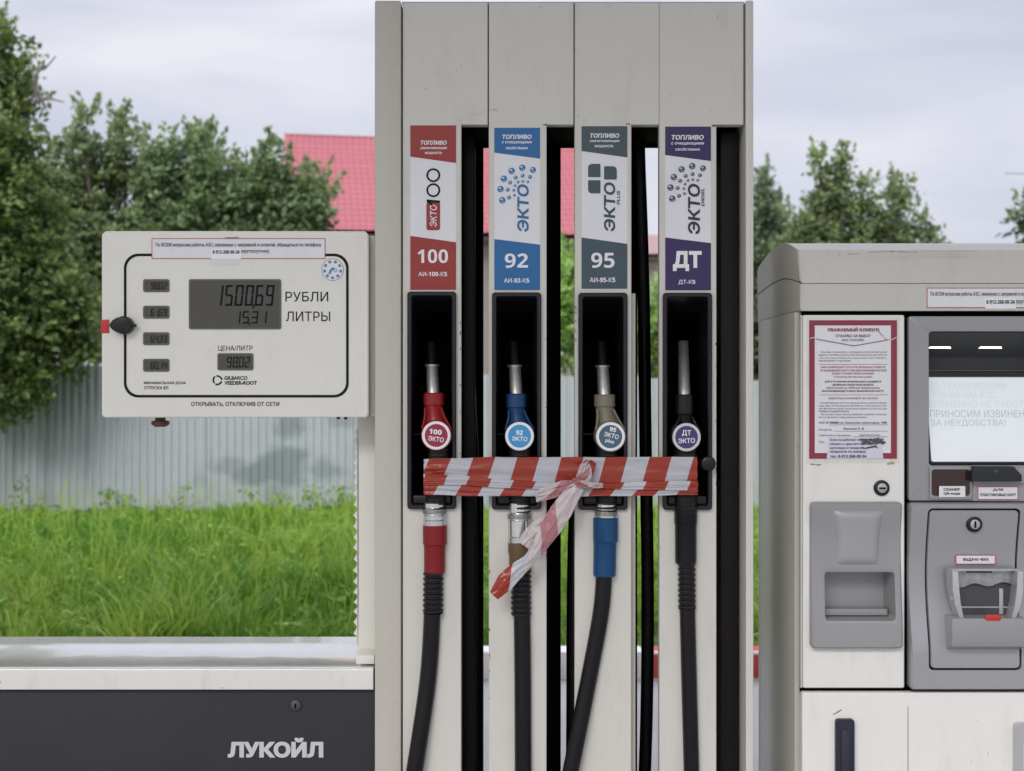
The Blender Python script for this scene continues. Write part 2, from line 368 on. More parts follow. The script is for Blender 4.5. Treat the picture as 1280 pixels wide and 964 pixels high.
LCDS = mat("lcd_segment", (0.008, 0.008, 0.008), 0.6, var=0.05, spec=0.15)
RED_S = mat("red_vinyl", (0.285, 0.024, 0.020), 0.4, var=0.05)
BLUE_S = mat("blue_vinyl", (0.010, 0.115, 0.315), 0.4, var=0.05)
SLATE_S = mat("slate_vinyl", (0.043, 0.070, 0.088), 0.4, var=0.05)
PURP_S = mat("purple_vinyl", (0.026, 0.011, 0.085), 0.4, var=0.05)
MAROON = mat("maroon_print", (0.24, 0.025, 0.05), 0.45, var=0.06)
REDLINE = mat("red_line", (0.42, 0.05, 0.05), 0.5, var=0.05)
# ------------------------------------------------------------------ the setting
def flat(name, x0, x1, y0, y1, z, m):
    bm = BM(); bm.faces.new([bm.verts.new(p) for p in ((x0, y0, z), (x1, y0, z), (x1, y1, z), (x0, y1, z))])
    return obj(name, bm, m, kind='structure')
SOIL = mat("soil", (0.055, 0.075, 0.025), 0.95, var=0.5, scale=1.5, bump=0.5, bscale=20)
ASPH = mat("asphalt", (0.30, 0.30, 0.29), 0.75, var=0.25, scale=2.0, bump=0.6, bscale=250)
CONC = mat("concrete", (0.30, 0.29, 0.27), 0.85, var=0.2, scale=5, bump=0.4, bscale=120)
flat("ground", -1500, 1500, -1500, 1500, -0.012, SOIL)
flat("forecourt", -30, 30, -25, 6.95, 0.0, ASPH)
bm = BM(); box(bm, -3.5, 3.5, 2.62, 3.7, 0.002, 0.12, 0.012); obj("pump_island", bm, CONC, kind='structure')
CAN = thing("shade_canopy", "unseen flat pale roof added above the frame to shade the fuel pumps", "canopy", (0, 1.4, 0))  # unseen roof and posts, added to block the upper sky over the pumps
bm = BM(); box(bm, -9, 9, -1.2, 5.2, 4.7, 5.3, .03); obj("shade_roof", bm, mat("shade_roof_white", (.62, .62, .60), .6, var=.04, scale=2), CAN)
for px in (-7.5, 7.5):
    bm = BM(); box(bm, px - .15, px + .15, 2.6, 2.9, .002, 4.7, .01); obj("shade_roof_post", bm, MATS["shade_roof_white"], CAN)
bm = BM()
xk = -18.18
KW, KR = mat("kerb_white", (0.68, 0.66, 0.63), 0.7, var=0.12, scale=12, dirt=0.3), mat("kerb_red", (0.45, 0.05, 0.045), 0.65, var=0.15, scale=12, dirt=0.3)
i = 0
while xk < 18:
    box(bm, xk, xk + 0.895, 6.95, 7.12, -0.005, 0.155, 0.015, mi=1 if i % 2 else 0); xk += 0.9; i += 1
obj("kerb", bm, [KW, KR], kind='structure')

def leafmat(name, ca, cb, rough=0.55, tr=0.35):
    m = bpy.data.materials.new(name); m.use_nodes = True; t = m.node_tree; b = t.nodes["Principled BSDF"]; n = t.nodes.new; l = t.links.new
    at_ = n("ShaderNodeAttribute"); at_.attribute_name = "tint"; mx_ = n("ShaderNodeMixRGB"); l(at_.outputs['Fac'], mx_.inputs[0])
    mx_.inputs[1].default_value = (*ca, 1); mx_.inputs[2].default_value = (*cb, 1)
    l(mx_.outputs[0], b.inputs['Base Color']); b.inputs['Roughness'].default_value = rough; b.inputs['Specular IOR Level'].default_value = 0.35
    tn = n("ShaderNodeBsdfTranslucent"); l(mx_.outputs[0], tn.inputs[0]); ms = n("ShaderNodeMixShader"); ms.inputs[0].default_value = tr
    l(b.outputs[0], ms.inputs[1]); l(tn.outputs[0], ms.inputs[2]); l(ms.outputs[0], t.nodes["Material Output"].inputs[0]); return m

# grass: tufts of bent blades
def grass():
    tx, ty = [], []
    def strew(x0, x1, y0, y1, dens):
        n = int((x1 - x0) * (y1 - y0) * dens); tx.append(rng.uniform(x0, x1, n)); ty.append(rng.uniform(y0, y1, n))
    strew(-7.5, -0.6, 7.2, 15.9, 62); strew(-0.6, 3.2, 7.2, 15.9, 26); strew(-14, -7.5, 7.2, 15.9, 14); strew(3.2, 14, 7.2, 15.9, 14)
    tx = np.concatenate(tx); ty = np.concatenate(ty); nT = len(tx)
    patch = np.array([noise.noise(Vector((a_ * 0.75, b_ * 0.75, 3.1))) for a_, b_ in zip(tx, ty)])
    patch2 = np.array([noise.noise(Vector((a_ * 0.35, b_ * 0.35, 9.1))) for a_, b_ in zip(tx, ty)])
    nb = 22; idx = np.repeat(np.arange(nT), nb); n = len(idx)
    h = (0.135 + 0.15 * patch[idx]) * rng.uniform(0.5, 1.45, n) * np.repeat(rng.uniform(0.45, 1.7, nT), nb) * np.where(tx[idx] < -3.3, np.interp(ty[idx], [12, 15.9], [1, .42]), np.interp(ty[idx], [12, 15.9], [1, .9]))
    h = np.clip(h, 0.045, 0.5)
    ang = rng.uniform(0, 2 * np.pi, n); spread = rng.uniform(0, 0.11, n) ; lean = rng.uniform(0.1, 0.8, n) * h
    wind = np.repeat(rng.normal(0, 0.07, nT), nb)
    bx = tx[idx] + np.cos(ang) * spread; by = ty[idx] + np.sin(ang) * spread
    dx, dy = np.cos(ang) * lean + wind, np.sin(ang) * lean
    wd = rng.uniform(0.004, 0.0085, n) * (1 + 1.2 * (rng.random(n) < 0.07)); fa = rng.uniform(0, 2 * np.pi, n)
    wx, wy = np.cos(fa) * wd, np.sin(fa) * wd
    lev = [(0, 0, 1.0), (0.45, 0.25, 1.0), (0.8, 0.62, 0.75), (0.93, 1.0, 0.12)]
    V = np.zeros((n, 8, 3))
    for k, (hz, ln, wk) in enumerate(lev):
        px, py, pz = bx + dx * ln, by + dy * ln, h * hz - 0.01
        V[:, 2 * k] = np.stack([px - wx * wk, py - wy * wk, pz], 1); V[:, 2 * k + 1] = np.stack([px + wx * wk, py + wy * wk, pz], 1)
    base = np.arange(n)[:, None] * 8
    Fq = np.concatenate([base + np.array([[2 * k, 2 * k + 1, 2 * k + 3, 2 * k + 2]]) for k in range(3)], 0)
    tint = np.clip(0.36 + 0.8 * patch2[idx] + 0.4 * patch[idx] + rng.normal(0, 0.26, n) + np.repeat(rng.normal(0, 0.24, nT), nb), -.35, 1.2)
    # broad-leaved weeds and clover among the blades, and a few dry stalks
    V = V.reshape(-1, 3); tv = np.repeat(tint, 8); m = 34000; wx_ = np.where(rng.random(m) < .72, rng.uniform(-7.5, -.6, m), rng.uniform(-.6, 8, m)); wy_ = rng.uniform(7.3, 15.95, m)
    clus = rng.integers(0, 900, m); cx_ = rng.uniform(-7.5, 3, 900); cy_ = 7.3 + 8.6 * rng.random(900) ** .85; use = rng.random(m) < .8
    wx_ = np.where(use, cx_[clus] + rng.normal(0, .10, m), wx_); wy_ = np.where(use, np.clip(cy_[clus] + rng.normal(0, .10, m), 7.25, 15.95), wy_)
    Cn = np.stack([wx_, wy_, rng.uniform(.03, .19, m) * np.interp(wy_, [12, 15.9], [1, .6])], 1)
    d = rng.normal(0, 1, (m, 3)); d[:, 2] *= .45; d /= np.linalg.norm(d, axis=1)[:, None]; u = rng.normal(0, .5, (m, 3)); u[:, 2] += 1
    sd = np.cross(d, u); sd /= np.linalg.norm(sd, axis=1)[:, None]; ll = (rng.uniform(.02, .055, m) * (.7 + .6 * rng.random(900)[clus]))[:, None]; lw = ll * .3
    LV = np.stack([Cn - d * ll, Cn + sd * lw, Cn + d * ll, Cn - sd * lw], 1).reshape(-1, 3)
    Fq = np.concatenate([Fq, len(V) + np.arange(m * 4).reshape(-1, 4)], 0); V = np.concatenate([V, LV]); tv = np.concatenate([tv, np.repeat(np.clip(rng.normal(.3, .32, m), -.3, 1.1), 4)])
    q = 1500; sxx = rng.uniform(-7.5, 3, q); syy = rng.uniform(7.4, 15.9, q); sh = rng.uniform(.22, .5, q); lx_ = rng.normal(0, .08, q)
    SV = np.stack([np.stack([sxx - .002, syy, sh * 0], 1), np.stack([sxx + .002, syy, sh * 0], 1), np.stack([sxx + lx_ + .0035, syy, sh], 1), np.stack([sxx + lx_ - .0035, syy, sh], 1)], 1).reshape(-1, 3)
    Fq = np.concatenate([Fq, len(V) + np.arange(q * 4).reshape(-1, 4)], 0); V = np.concatenate([V, SV]); tv = np.concatenate([tv, np.full(q * 4, 1.6)])
    me = quads_mesh("grass", V, Fq, tv)
    o = link("grass", me, None, leafmat("grass_blade", (0.092, 0.225, 0.017), (0.325, 0.465, 0.075), 0.5, 0.4)); o['kind'] = 'stuff'
    o['label'] = "uncut bright green grass between kerb and fence"
grass()

LEAFM = {}
def leaves_mesh(name, C, size, tint, up=0.55, U=None, Dv=None):
    "one folded diamond leaf per centre"
    n = len(C); d = rng.normal(0, 1, (n, 3)); d[:, 2] = d[:, 2] * 0.6 - 0.25; d /= np.linalg.norm(d, axis=1)[:, None]
    u = rng.normal(0, 1, (n, 3)); u[:, 2] += up * 2.0
    if U is not None: u = U + rng.normal(0, .38, (n, 3)); d = Dv + rng.normal(0, .6, (n, 3)); d /= np.linalg.norm(d, axis=1)[:, None]
    s = np.cross(d, u); s /= np.linalg.norm(s, axis=1)[:, None]; nn = np.cross(s, d)
    L_ = size * rng.uniform(0.6, 1.35, n); W_ = L_ * rng.uniform(0.24, 0.36, n)
    L_ = L_[:, None]; W_ = W_[:, None]
    V = np.stack([C - d * L_ * .5, C + s * W_ - nn * L_ * 0.05, C + d * L_ * .5 - nn * L_ * .12, C - s * W_ - nn * L_ * 0.05], 1)
    return quads_mesh(name, V.reshape(-1, 3), np.arange(n * 4).reshape(-1, 4), np.repeat(tint, 4))
def tree(name, label, cat, px, Y, blobs, nleaf, size, ca, cb, group, shoots=8, depth=0.8, clump=(0.10, 0.22), trunk=0.09, dead=None, seed=1, gaps=1.0):
    "blobs: (px, py, rx_px, rz_px) as seen at distance Y"
    global rng
    rng = np.random.default_rng(seed); rd = random.Random(seed)
    bx = (px - 640) / F * Y; root = thing(name, label, cat, (bx, Y, 0), group)
    k = Y / F; B = []
    for (a_, b_, rx, rz) in blobs:
        c = at(a_, b_, Y); B.append((np.array([c.x, Y + rd.uniform(-.3, .3), c.z]), np.array([rx * k, max(rx, rz) * k * depth, rz * k])))
    area = np.array([b_[1][0] * b_[1][2] for b_ in B]); share = area / area.sum()
    C, T, UU, DD = [], [], [], []
    for (c, r), sh in zip(B, share):
        nl = int(nleaf * 1.15 * sh); ncl = max(6, nl // 30)
        v = rng.normal(0, 1, (ncl, 3)); v /= np.linalg.norm(v, axis=1)[:, None]; v *= (rng.random(ncl) ** (0.36 * gaps))[:, None]
        cc = c + v * r
        # sprays: leaves strung along short drooping twigs, each spray with its own facing
        ax = v / (np.linalg.norm(v, axis=1)[:, None] + 1e-6) * .9 + rng.normal(0, .55, (ncl, 3)); ax[:, 2] += .12; ax /= np.linalg.norm(ax, axis=1)[:, None]
        ln_ = rng.uniform(.28, .62, ncl); nu = rng.normal(0, .5, (ncl, 3)); nu[:, 2] += 1; nu += .5 * v
        i_ = rng.integers(0, ncl, nl); t_ = rng.random(nl)
        p = cc[i_] + ax[i_] * (ln_[i_] * (t_ - .45))[:, None] + rng.normal(0, 1, (nl, 3)) * (0.085 * (1.15 - .8 * t_))[:, None] * np.array([1, 1, .6])
        p[:, 2] -= .22 * ln_[i_] * t_ ** 2
        C.append(p); T.append(np.clip(0.45 + rng.normal(0, 0.2, ncl)[i_] + rng.normal(0, 0.12, nl), 0, 1)); UU.append(nu[i_]); DD.append(ax[i_])
        for s_ in range(shoots):      # thin upright shoots breaking the outline
            a_ = rng.uniform(0, 2 * math.pi); rr_ = rng.uniform(0.2, 0.95)
            p0 = c + r * np.array([math.cos(a_) * rr_, math.sin(a_) * rr_, math.sqrt(max(0, 1 - rr_ ** 2)) * 0.9])
            ln = rng.uniform(0.25, 0.75) * (0.5 + r[2] * 0.35); m = int(34 * ln / 0.5)
            t = rng.random(m); dirv = np.array([rng.normal(0, 0.22) + math.cos(a_) * rr_ * .3, rng.normal(0, 0.2), 1.0])
            C.append(p0 + t[:, None] * dirv * ln + rng.normal(0, 1, (m, 3)) * (0.075 * (1.1 - t))[:, None]); T.append(np.clip(rng.normal(0.6, 0.2, m), 0, 1)); UU.append(rng.normal(0, 1, (m, 3)) + np.array([0, -.3, .6])); DD.append(np.tile(dirv / np.linalg.norm(dirv), (m, 1)))
    C = np.concatenate(C); T = np.concatenate(T); C[:, 2] = np.maximum(C[:, 2], 0.15)
    me = leaves_mesh("crown", C - np.array([bx, Y, 0]), size, T, U=np.concatenate(UU), Dv=np.concatenate(DD))
    lm = LEAFM.setdefault((ca, cb), leafmat("leaf_%d" % len(LEAFM), ca, cb)); link("crown", me, root, lm)
    bark = mat("bark", (0.085, 0.07, 0.055), 0.9, var=0.4, scale=8, bump=0.6, bscale=40)
    top = max(b_[0][2] for b_ in B); mid = sum(b_[0] for b_ in B) / len(B)
    bm = BM(); fork = Vector((bx * 0.6 + mid[0] * 0.4, Y, max(0.5, top * 0.42)))
    tube(bm, [(bx, Y, -0.05), (bx * .9 + fork.x * .1, Y + 0.03, fork.z * .5), fork], [trunk * 1.25, trunk, trunk * .85], 9)
    for c, r in B:
        q = Vector(c); tube(bm, [fork - Vector((0, 0, .1)), fork.lerp(q, .5) + Vector((0, 0, -.12)), q], [trunk * .6, trunk * .38, trunk * .16], 6)
        for s_ in range(5):
            e_ = q + Vector((rd.gauss(0, .55) * r[0], rd.gauss(0, .5) * r[1], rd.uniform(-.2, .95) * r[2]))
            tube(bm, [q.lerp(fork, .15), q.lerp(e_, .55) + Vector((0, 0, .05)), e_], [trunk * .2, trunk * .13, trunk * .05], 5)
    obj("trunk", bm, bark, root)
    if dead:
        bm = BM()
        for line in dead:
            tube(bm, [at(a_, b_, Y - .2) for a_, b_ in line], [0.022, 0.016, 0.007], 5)
        obj("dead_branch", bm, mat("dead_wood", (0.13, 0.11, 0.10), 0.9, var=0.3), root, label="bare grey twig sticking out to the right")
    return root

DK, LT = (0.090, 0.137, 0.068), (0.292, 0.372, 0.151)
tree("broadleaf_tree", "tall leafy tree hanging over the left end of the metal fence, with a bare twig", "tree", -95, 15.4,
     [(4, 50, 12, 14), (-6, 80, 26, 22), (-30, 110, 60, 60), (14, 112, 30, 24), (0, 145, 34, 30), (20, 195, 40, 42), (-20, 260, 90, 90), (30, 265, 52, 62), (42, 345, 62, 68), (-10, 400, 85, 75), (55, 415, 48, 45), (88, 380, 28, 30), (98, 430, 22, 26), (30, 490, 26, 22), (8, 470, 42, 42), (-60, 330, 80, 100)],
     46000, 0.085, (0.076, 0.118, 0.046), (0.246, 0.326, 0.094), "trees behind the fence", shoots=9, seed=3, trunk=0.16, clump=(0.07, 0.2),
     dead=[[(30, 128), (44, 118), (47, 92), (58, 84), (70, 70)], [(45, 95), (44, 112), (50, 124), (64, 124), (80, 128)], [(48, 120), (55, 130), (58, 138)]])
tree("leafy_tree", "dark bushy tree with slim upright shoots, just right of the tall left tree", "tree", 150, 19.5,
     [(75, 225, 32, 38), (112, 212, 36, 38), (155, 212, 36, 40), (190, 225, 30, 34), (90, 290, 70, 75), (160, 300, 72, 70), (112, 180, 9, 30), (150, 178, 9, 24), (130, 380, 100, 80), (60, 330, 60, 90)],
     30000, 0.095, DK, LT, "trees behind the fence", shoots=9, seed=5, gaps=1.15)
tree("leafy_tree", "dense rounded tree rising above the middle of the fuel display", "tree", 265, 19.5,
     [(208, 218, 30, 34), (245, 206, 30, 32), (275, 232, 34, 30), (305, 245, 30, 30), (235, 290, 62, 62), (300, 300, 62, 60), (240, 184, 9, 16), (258, 190, 7, 14), (240, 385, 100, 80)],
     28000, 0.095, (0.084, 0.142, 0.068), (0.272, 0.362, 0.151), "trees behind the fence", shoots=9, seed=8, gaps=1.15)
tree("leafy_tree", "dark green tree standing against the red tiled roof", "tree", 375, 19.0,
     [(325, 245, 30, 30), (345, 228, 22, 26), (378, 240, 28, 30), (397, 258, 18, 26), (352, 300, 52, 60), (388, 320, 38, 45), (338, 205, 7, 14), (360, 390, 70, 70), (405, 400, 50, 60)],
     24000, 0.095, (0.081, 0.133, 0.065), (0.251, 0.332, 0.142), "trees behind the fence", shoots=9, seed=11, gaps=1.15)
tree("leafy_shrub", "light green shrub seen through the narrow gaps between the pump posts", "shrub", 730, 18.0,
     [(690, 400, 45, 70), (745, 380, 45, 60), (715, 350, 35, 35), (800, 420, 40, 50), (840, 400, 40, 60)],
     11000, 0.09, (0.142, 0.251, 0.071), (0.422, 0.623, 0.161), "trees behind the fence", shoots=8, seed=13, trunk=0.05)
tree("leafy_tree", "narrow dark tree directly right of the tall pump column", "tree", 962, 24.0,
     [(956, 250, 16, 30), (952, 300, 34, 46), (972, 320, 26, 60), (950, 370, 48, 60), (945, 430, 50, 60)],
     18000, 0.10, (0.090, 0.133, 0.084), (0.242, 0.312, 0.161), "trees behind the fence", shoots=9, seed=17, clump=(0.06, 0.16), gaps=1.15)
tree("broadleaf_tree", "airy round tree with tall loose sprigs above the payment machine", "tree", 1060, 22.0,
     [(1035, 268, 30, 36), (1052, 255, 22, 26), (1086, 285, 32, 30), (1010, 305, 34, 40), (1030, 330, 50, 40), (1100, 325, 46, 40), (1022, 218, 5, 18), (1046, 216, 8, 14), (1070, 370, 90, 60), (1124, 250, 18, 10), (1078, 250, 10, 14)],
     20000, 0.095, (0.093, 0.142, 0.068), (0.282, 0.362, 0.142), "trees behind the fence", shoots=8, seed=19, clump=(0.06, 0.17), gaps=1.25)
tree("sapling_tree", "thin sparse tree with see-through foliage above the right part of the payment machine", "tree", 1140, 22.5,
     [(1124, 236, 10, 10), (1128, 295, 26, 26), (1160, 285, 14, 10), (1150, 325, 32, 28), (1162, 290, 14, 8), (1140, 390, 50, 50)],
     6500, 0.09, (0.101, 0.145, 0.081), (0.292, 0.362, 0.161), "trees behind the fence", shoots=4, seed=23, trunk=0.05, gaps=1.35)
tree("broadleaf_tree", "dark tree whose drooping twigs enter at the right edge above the payment machine", "tree", 1370, 21.0,
     [(1318, 250, 26, 30), (1360, 230, 60, 70), (1312, 285, 38, 26), (1350, 330, 60, 60), (1290, 266, 20, 8), (1300, 305, 26, 12)],
     13000, 0.095, (0.084, 0.124, 0.072), (0.251, 0.322, 0.151), "trees behind the fence", shoots=6, seed=29)

# metal fence
fence_root = thing("metal_fence", "pale blue grey corrugated metal fence with dark smears behind the grass", "fence", (-3, 16.2, 0))
FM = mat("fence_metal", (0.375, 0.41, 0.425), 0.5, metal=0.15, var=0.10, scale=1.4, dirt=0.28)
def fence_stain(m):
    t = m.node_tree; b = t.nodes["Principled BSDF"]; n = t.nodes.new; l = t.links.new
    src = b.inputs['Base Color'].links[0].from_socket; tcn = n("ShaderNodeTexCoord")
    nz_ = n("ShaderNodeTexNoise"); nz_.inputs['Scale'].default_value = 3.5; nz_.inputs['Detail'].default_value = 6; l(tcn.outputs['Object'], nz_.inputs[0])
    total = None
    for (px, py, rx, rz, g) in [(340, 592, 55, 16, 1.0), (352, 578, 30, 20, 1.0), (405, 590, 22, 14, .7), (290, 585, 30, 12, .6), (362, 530, 16, 20, .9), (430, 522, 18, 14, .6), (345, 615, 16, 18, .6), (20, 540, 12, 60, .6), (60, 560, 8, 80, .35), (110, 545, 5, 60, .4), (250, 600, 10, 12, .4)]:
        c = at(px, py, 16.2) - Vector((-3, 16.2, 0)); k = 16.2 / F
        mp_ = n("ShaderNodeMapping"); mp_.vector_type = 'POINT'
        mp_.inputs['Location'].default_value = (-c.x / (rx * k), 0, -c.z / (rz * k)); mp_.inputs['Scale'].default_value = (1 / (rx * k), 0, 1 / (rz * k)); l(tcn.outputs['Object'], mp_.inputs[0])
        ln = n("ShaderNodeVectorMath"); ln.operation = 'LENGTH'; l(mp_.outputs[0], ln.inputs[0])
        q = n("ShaderNodeMath"); q.operation = 'MULTIPLY_ADD'; l(nz_.outputs[0], q.inputs[0]); q.inputs[1].default_value = -2.2; l(ln.outputs['Value'], q.inputs[2])
        r_ = n("ShaderNodeMapRange"); l(q.outputs[0], r_.inputs[0]); r_.inputs[1].default_value = -0.45; r_.inputs[2].default_value = 0.22; r_.inputs[3].default_value = g * .62; r_.inputs[4].default_value = 0
        if total is None: total = r_.outputs[0]
        else:
            mxx = n("ShaderNodeMath"); mxx.operation = 'MAXIMUM'; l(total, mxx.inputs[0]); l(r_.outputs[0], mxx.inputs[1]); total = mxx.outputs[0]
    m2 = n("ShaderNodeMixRGB"); l(total, m2.inputs[0]); l(src, m2.inputs[1]); m2.inputs[2].default_value = (0.115, 0.15, 0.145, 1); l(m2.outputs[0], b.inputs['Base Color'])
fence_stain(FM)
def ftop(x): return 1.835 + (x + 5.6) * (-0.019)
per = 0.1; prof = [(0, 0), (0.034, 0), (0.05, 0.023), (0.084, 0.023)]
x = -13.0; i = 0
while x < 13:
    wsh = 1.1 + 0.1 * (i % 3 == 1); bm = BM(); a0 = []; rngl = random.Random(i)
    jz = rngl.uniform(-.012, .012); jy = 16.2 + 0.006 * (i % 2) + rngl.uniform(-.01, .01)
    n_ = int(round(wsh / per))
    for c in range(n_):
        for (ox, oy) in prof: a0.append((x + c * per + ox, jy - oy))
    a0.append((x + n_ * per + 0.03, jy))
    zs = [0.0, 0.5, 1.0, 1.5, None]
    rows = [[bm.verts.new((px, py + rngl.uniform(-.0015, .0015), (ftop(x) + jz) if z is None else z)) for px, py in a0] for z in zs]
    for r0, r1 in zip(rows, rows[1:]):
        for k in range(len(a0) - 1): bm.faces.new((r0[k], r0[k + 1], r1[k + 1], r1[k]))
    obj("fence_sheet", bm, FM, fence_root, smooth=False); x += n_ * per; i += 1
for px in np.arange(-12.5, 13, 2.5):
    bm = BM(); box(bm, px, px + .06, 16.25, 16.31, 0, ftop(px) - .05); obj("fence_post", bm, mat("post_rust", (0.12, 0.08, 0.06), 0.8, var=0.4), fence_root)

# houses behind
def tile_roof(w_, run, rise, rows, per, amp):
    "front slope of metal tiles in a local frame: x along eave, y into the house, z up"
    nx = int(w_ / per * 6); ny = rows * 4; xs = np.linspace(0, w_, nx + 1); t = np.linspace(0, 1, ny + 1)
    XX, TT = np.meshgrid(xs, t); ln = math.hypot(run, rise)
    fr = (TT * rows) % 1.0; step = amp * 1.3 * (1 - fr) ; step[TT >= 0.9999] = 0
    hgt = amp * .7 * np.abs(np.sin(math.pi * XX / per)) ** 0.8 + step * 2.2
    ny_, nz_ = -rise / ln, run / ln
    V = np.stack([XX, TT * run + ny_ * hgt, TT * rise + nz_ * hgt], -1).reshape(-1, 3)
    k = np.arange(ny)[:, None] * (nx + 1) + np.arange(nx)[None]; k = k.ravel()
    return V, np.stack([k, k + 1, k + nx + 2, k + nx + 1], 1)
ROOFR = mat("roof_red", (0.345, 0.098, 0.115), 0.5, var=0.10, scale=0.8, spec=0.5)
WALLH = mat("house_wall", (0.24, 0.21, 0.19), 0.85, var=0.15, scale=2, bump=0.3, bscale=30)
DARKG = mat("window_glass", (0.03, 0.035, 0.04), 0.1, var=0.2)
def house(label, px_left, py_eave, py_ridge, Y, wid, run, yaw, roofm, wallm):
    c = at(px_left, py_eave, Y); h = c.z; root = thing("house", label, "house", (c.x, c.y, 0))
    root.rotation_euler = (0, 0, yaw)
    a_ = math.tan(0); Yr = Y + run * math.cos(yaw); rise = CAMZ + (482 - py_ridge) / F * Yr - h
    V, Fq = tile_roof(wid, run, rise, int(round(math.hypot(run, rise) / .36)), 0.22, 0.05)
    V = V + np.array([0, 0, h]); nv = len(V)
    Vb = np.array([[0, 2 * run, h], [wid, 2 * run, h], [wid, run, h + rise], [0, run, h + rise]])
    me = quads_mesh("roof", np.concatenate([V, Vb]), np.concatenate([Fq, np.array([[nv, nv + 1, nv + 2, nv + 3][::-1]])]))
    for p in me.polygons: p.use_smooth = True
    ro = link("roof", me, root, roofm)
    bm = BM(); box(bm, -.06, .03, -.12, run, h - .28, h - .02); bmesh.ops.delete(bm, geom=bm.verts[:], context='VERTS')
    ln = math.hypot(run, rise)
    for s_ in (0, 1):          # bargeboards, ridge cap and gutter
        x_ = -0.06 if s_ == 0 else wid
        vv = [(x_, -.1, h - .16), (x_, run, h + rise - .06), (x_, run, h + rise + .12), (x_, -.1, h + .04)]
        f0 = [bm.verts.new(v) for v in vv]; f1 = [bm.verts.new((v[0] + .06, v[1], v[2])) for v in vv]
        bm.faces.new(f0); bm.faces.new(f1[::-1])
        for q in range(4): bm.faces.new((f0[q], f0[(q + 1) % 4], f1[(q + 1) % 4], f1[q]))
    box(bm, -.06, wid + .06, run - .1, run + .1, h + rise + .01, h + rise + .075, .03)
    obj_local("roof_trim", bm, roofm, ro)
    bm = BM(); box(bm, 0, wid, -.16, -.04, h - .16, h - .02, .02); obj_local("gutter", bm, mat("gutter_dark", (0.06, 0.03, 0.03), .5), ro)
    bm = BM(); box(bm, .4, wid - .4, .5, 2 * run - .5, -.1, h - .02)
    v = [bm.verts.new(p) for p in ((.4, .5, h - .02), (.4, 2 * run - .5, h - .02), (.4, run, h + rise - .3), (wid - .4, .5, h - .02), (wid - .4, 2 * run - .5, h - .02), (wid - .4, run, h + rise - .3))]
    bm.faces.new(v[:3]); bm.faces.new(v[3:][::-1]); wl = obj_local("wall", bm, wallm, root)
    for xw in (1.5, 4.5, 8.0):
        if xw + 1.2 > wid: continue
        bm = BM(); box(bm, xw - .06, xw + 1.16, .44, .5, 1.34, 2.86, .01); wf = obj_local("window", bm, mat("window_frame_white", (.7, .7, .68), .5), root)
        bm = BM(); box(bm, xw, xw + 1.1, .425, .437, 1.4, 2.8); obj_local("pane", bm, DARKG, wf)
    return root
def obj_local(name, bm, m, parent):
    bmesh.ops.recalc_face_normals(bm, faces=bm.faces[:]); me = bpy.data.meshes.new(name); bm.to_mesh(me); bm.free(); return link(name, me, parent, m)
house("house with a pinkish red metal tile roof beyond the trees", 357, 291, 170, 41, 11.0, 5.4, R(10), ROOFR, WALLH)
house("small distant house with a faded grey pink roof, seen through a pump gap", 770, 322, 296, 62, 6.0, 3.5, R(-6), mat("roof_faded", (0.30, 0.20, 0.20), .6, var=.15, scale=1), WALLH)

bm = BM(); tube(bm, [at(1256, 217, 34), at(1290, 217.5, 34), at(1345, 219, 34), at(1900, 240, 34)], 0.008, 6)
tag(obj("overhead_cable", bm, INK), "thin dark overhead cable crossing the sky at the right edge", "cable")

# weeds at the foot of the fence and flowers in the grass
WEED = leafmat("weed_leaf", (0.085, 0.18, 0.03), (0.25, 0.40, 0.08))
def weed(px, Y, h, n, seed, label):
    global rng
    rng = np.random.default_rng(seed); bx = (px - 640) / F * Y; root = thing("weed_plant", label, "weed", (bx, Y, 0), "weeds along the fence")
    bm = BM(); pts = [(bx, Y, 0), (bx + rng.normal(0, .02), Y, h * .5), (bx + rng.normal(0, .05), Y, h)]; tube(bm, pts, [.006, .004, .002], 5); obj("stem", bm, mat("weed_stem", (.08, .16, .03), .6), root)
    t = rng.random(n); C = np.stack([rng.normal(0, 1, n) * (.14 - .09 * t), rng.normal(0, 1, n) * .07, (0.15 + .85 * t) * h], 1)
    link("leaves", leaves_mesh("leaves", C, 0.06, np.clip(rng.normal(.5, .25, n), 0, 1)), root, WEED)
for k, (px, Y, h, n, lb) in enumerate([(30, 15.9, .95, 70, "tall slim weed against the left end of the fence"), (140, 15.8, .62, 110, "bushy broad-leaved weed below the display at the fence foot"),
        (160, 15.6, .52, 90, "low leafy weed right beside the bushy one under the display"), (228, 15.9, .68, 60, "upright weed in front of the plain middle of the fence"), (313, 15.8, .62, 60, "upright weed below the dark smear on the fence"),
        (350, 15.7, .55, 90, "leafy weed just right of the dark smear, at the fence foot"), (388, 15.8, .72, 110, "largest clump of weeds near the right end of the visible fence"), (425, 15.7, .6, 110, "weed clump beside the serrated post")]):
    weed(px, Y, h * (.52 if px < 400 else .6), int(n * .8), 40 + k, lb)
def flower(px, py, Y, kind, label, seed):
    rd = random.Random(seed); p = at(px, py, Y); root = thing("wildflower", label, "flower", (p.x, Y, 0), "wild flowers in the grass")
    bm = BM(); tube(bm, [(p.x + rd.uniform(-.05, .05), Y, 0), (p.x, Y, p.z * .6), p], [.004, .003, .003], 5); obj("stem", bm, mat("weed_stem", (.08, .16, .03), .6), root)
    bm = BM()
    for k in range(16):
        r = .035 if kind == 'white' else .018
        c = p + Vector((rd.gauss(0, r), rd.gauss(0, r), rd.gauss(0, r * .45)))
        bmesh.ops.create_icosphere(bm, subdivisions=1, radius=.009, matrix=Matrix.Translation(c))
    obj("flower_head", bm, mat("petal_white", (.62, .62, .46), .7) if kind == 'white' else mat("petal_pink", (.42, .16, .26), .7), root)
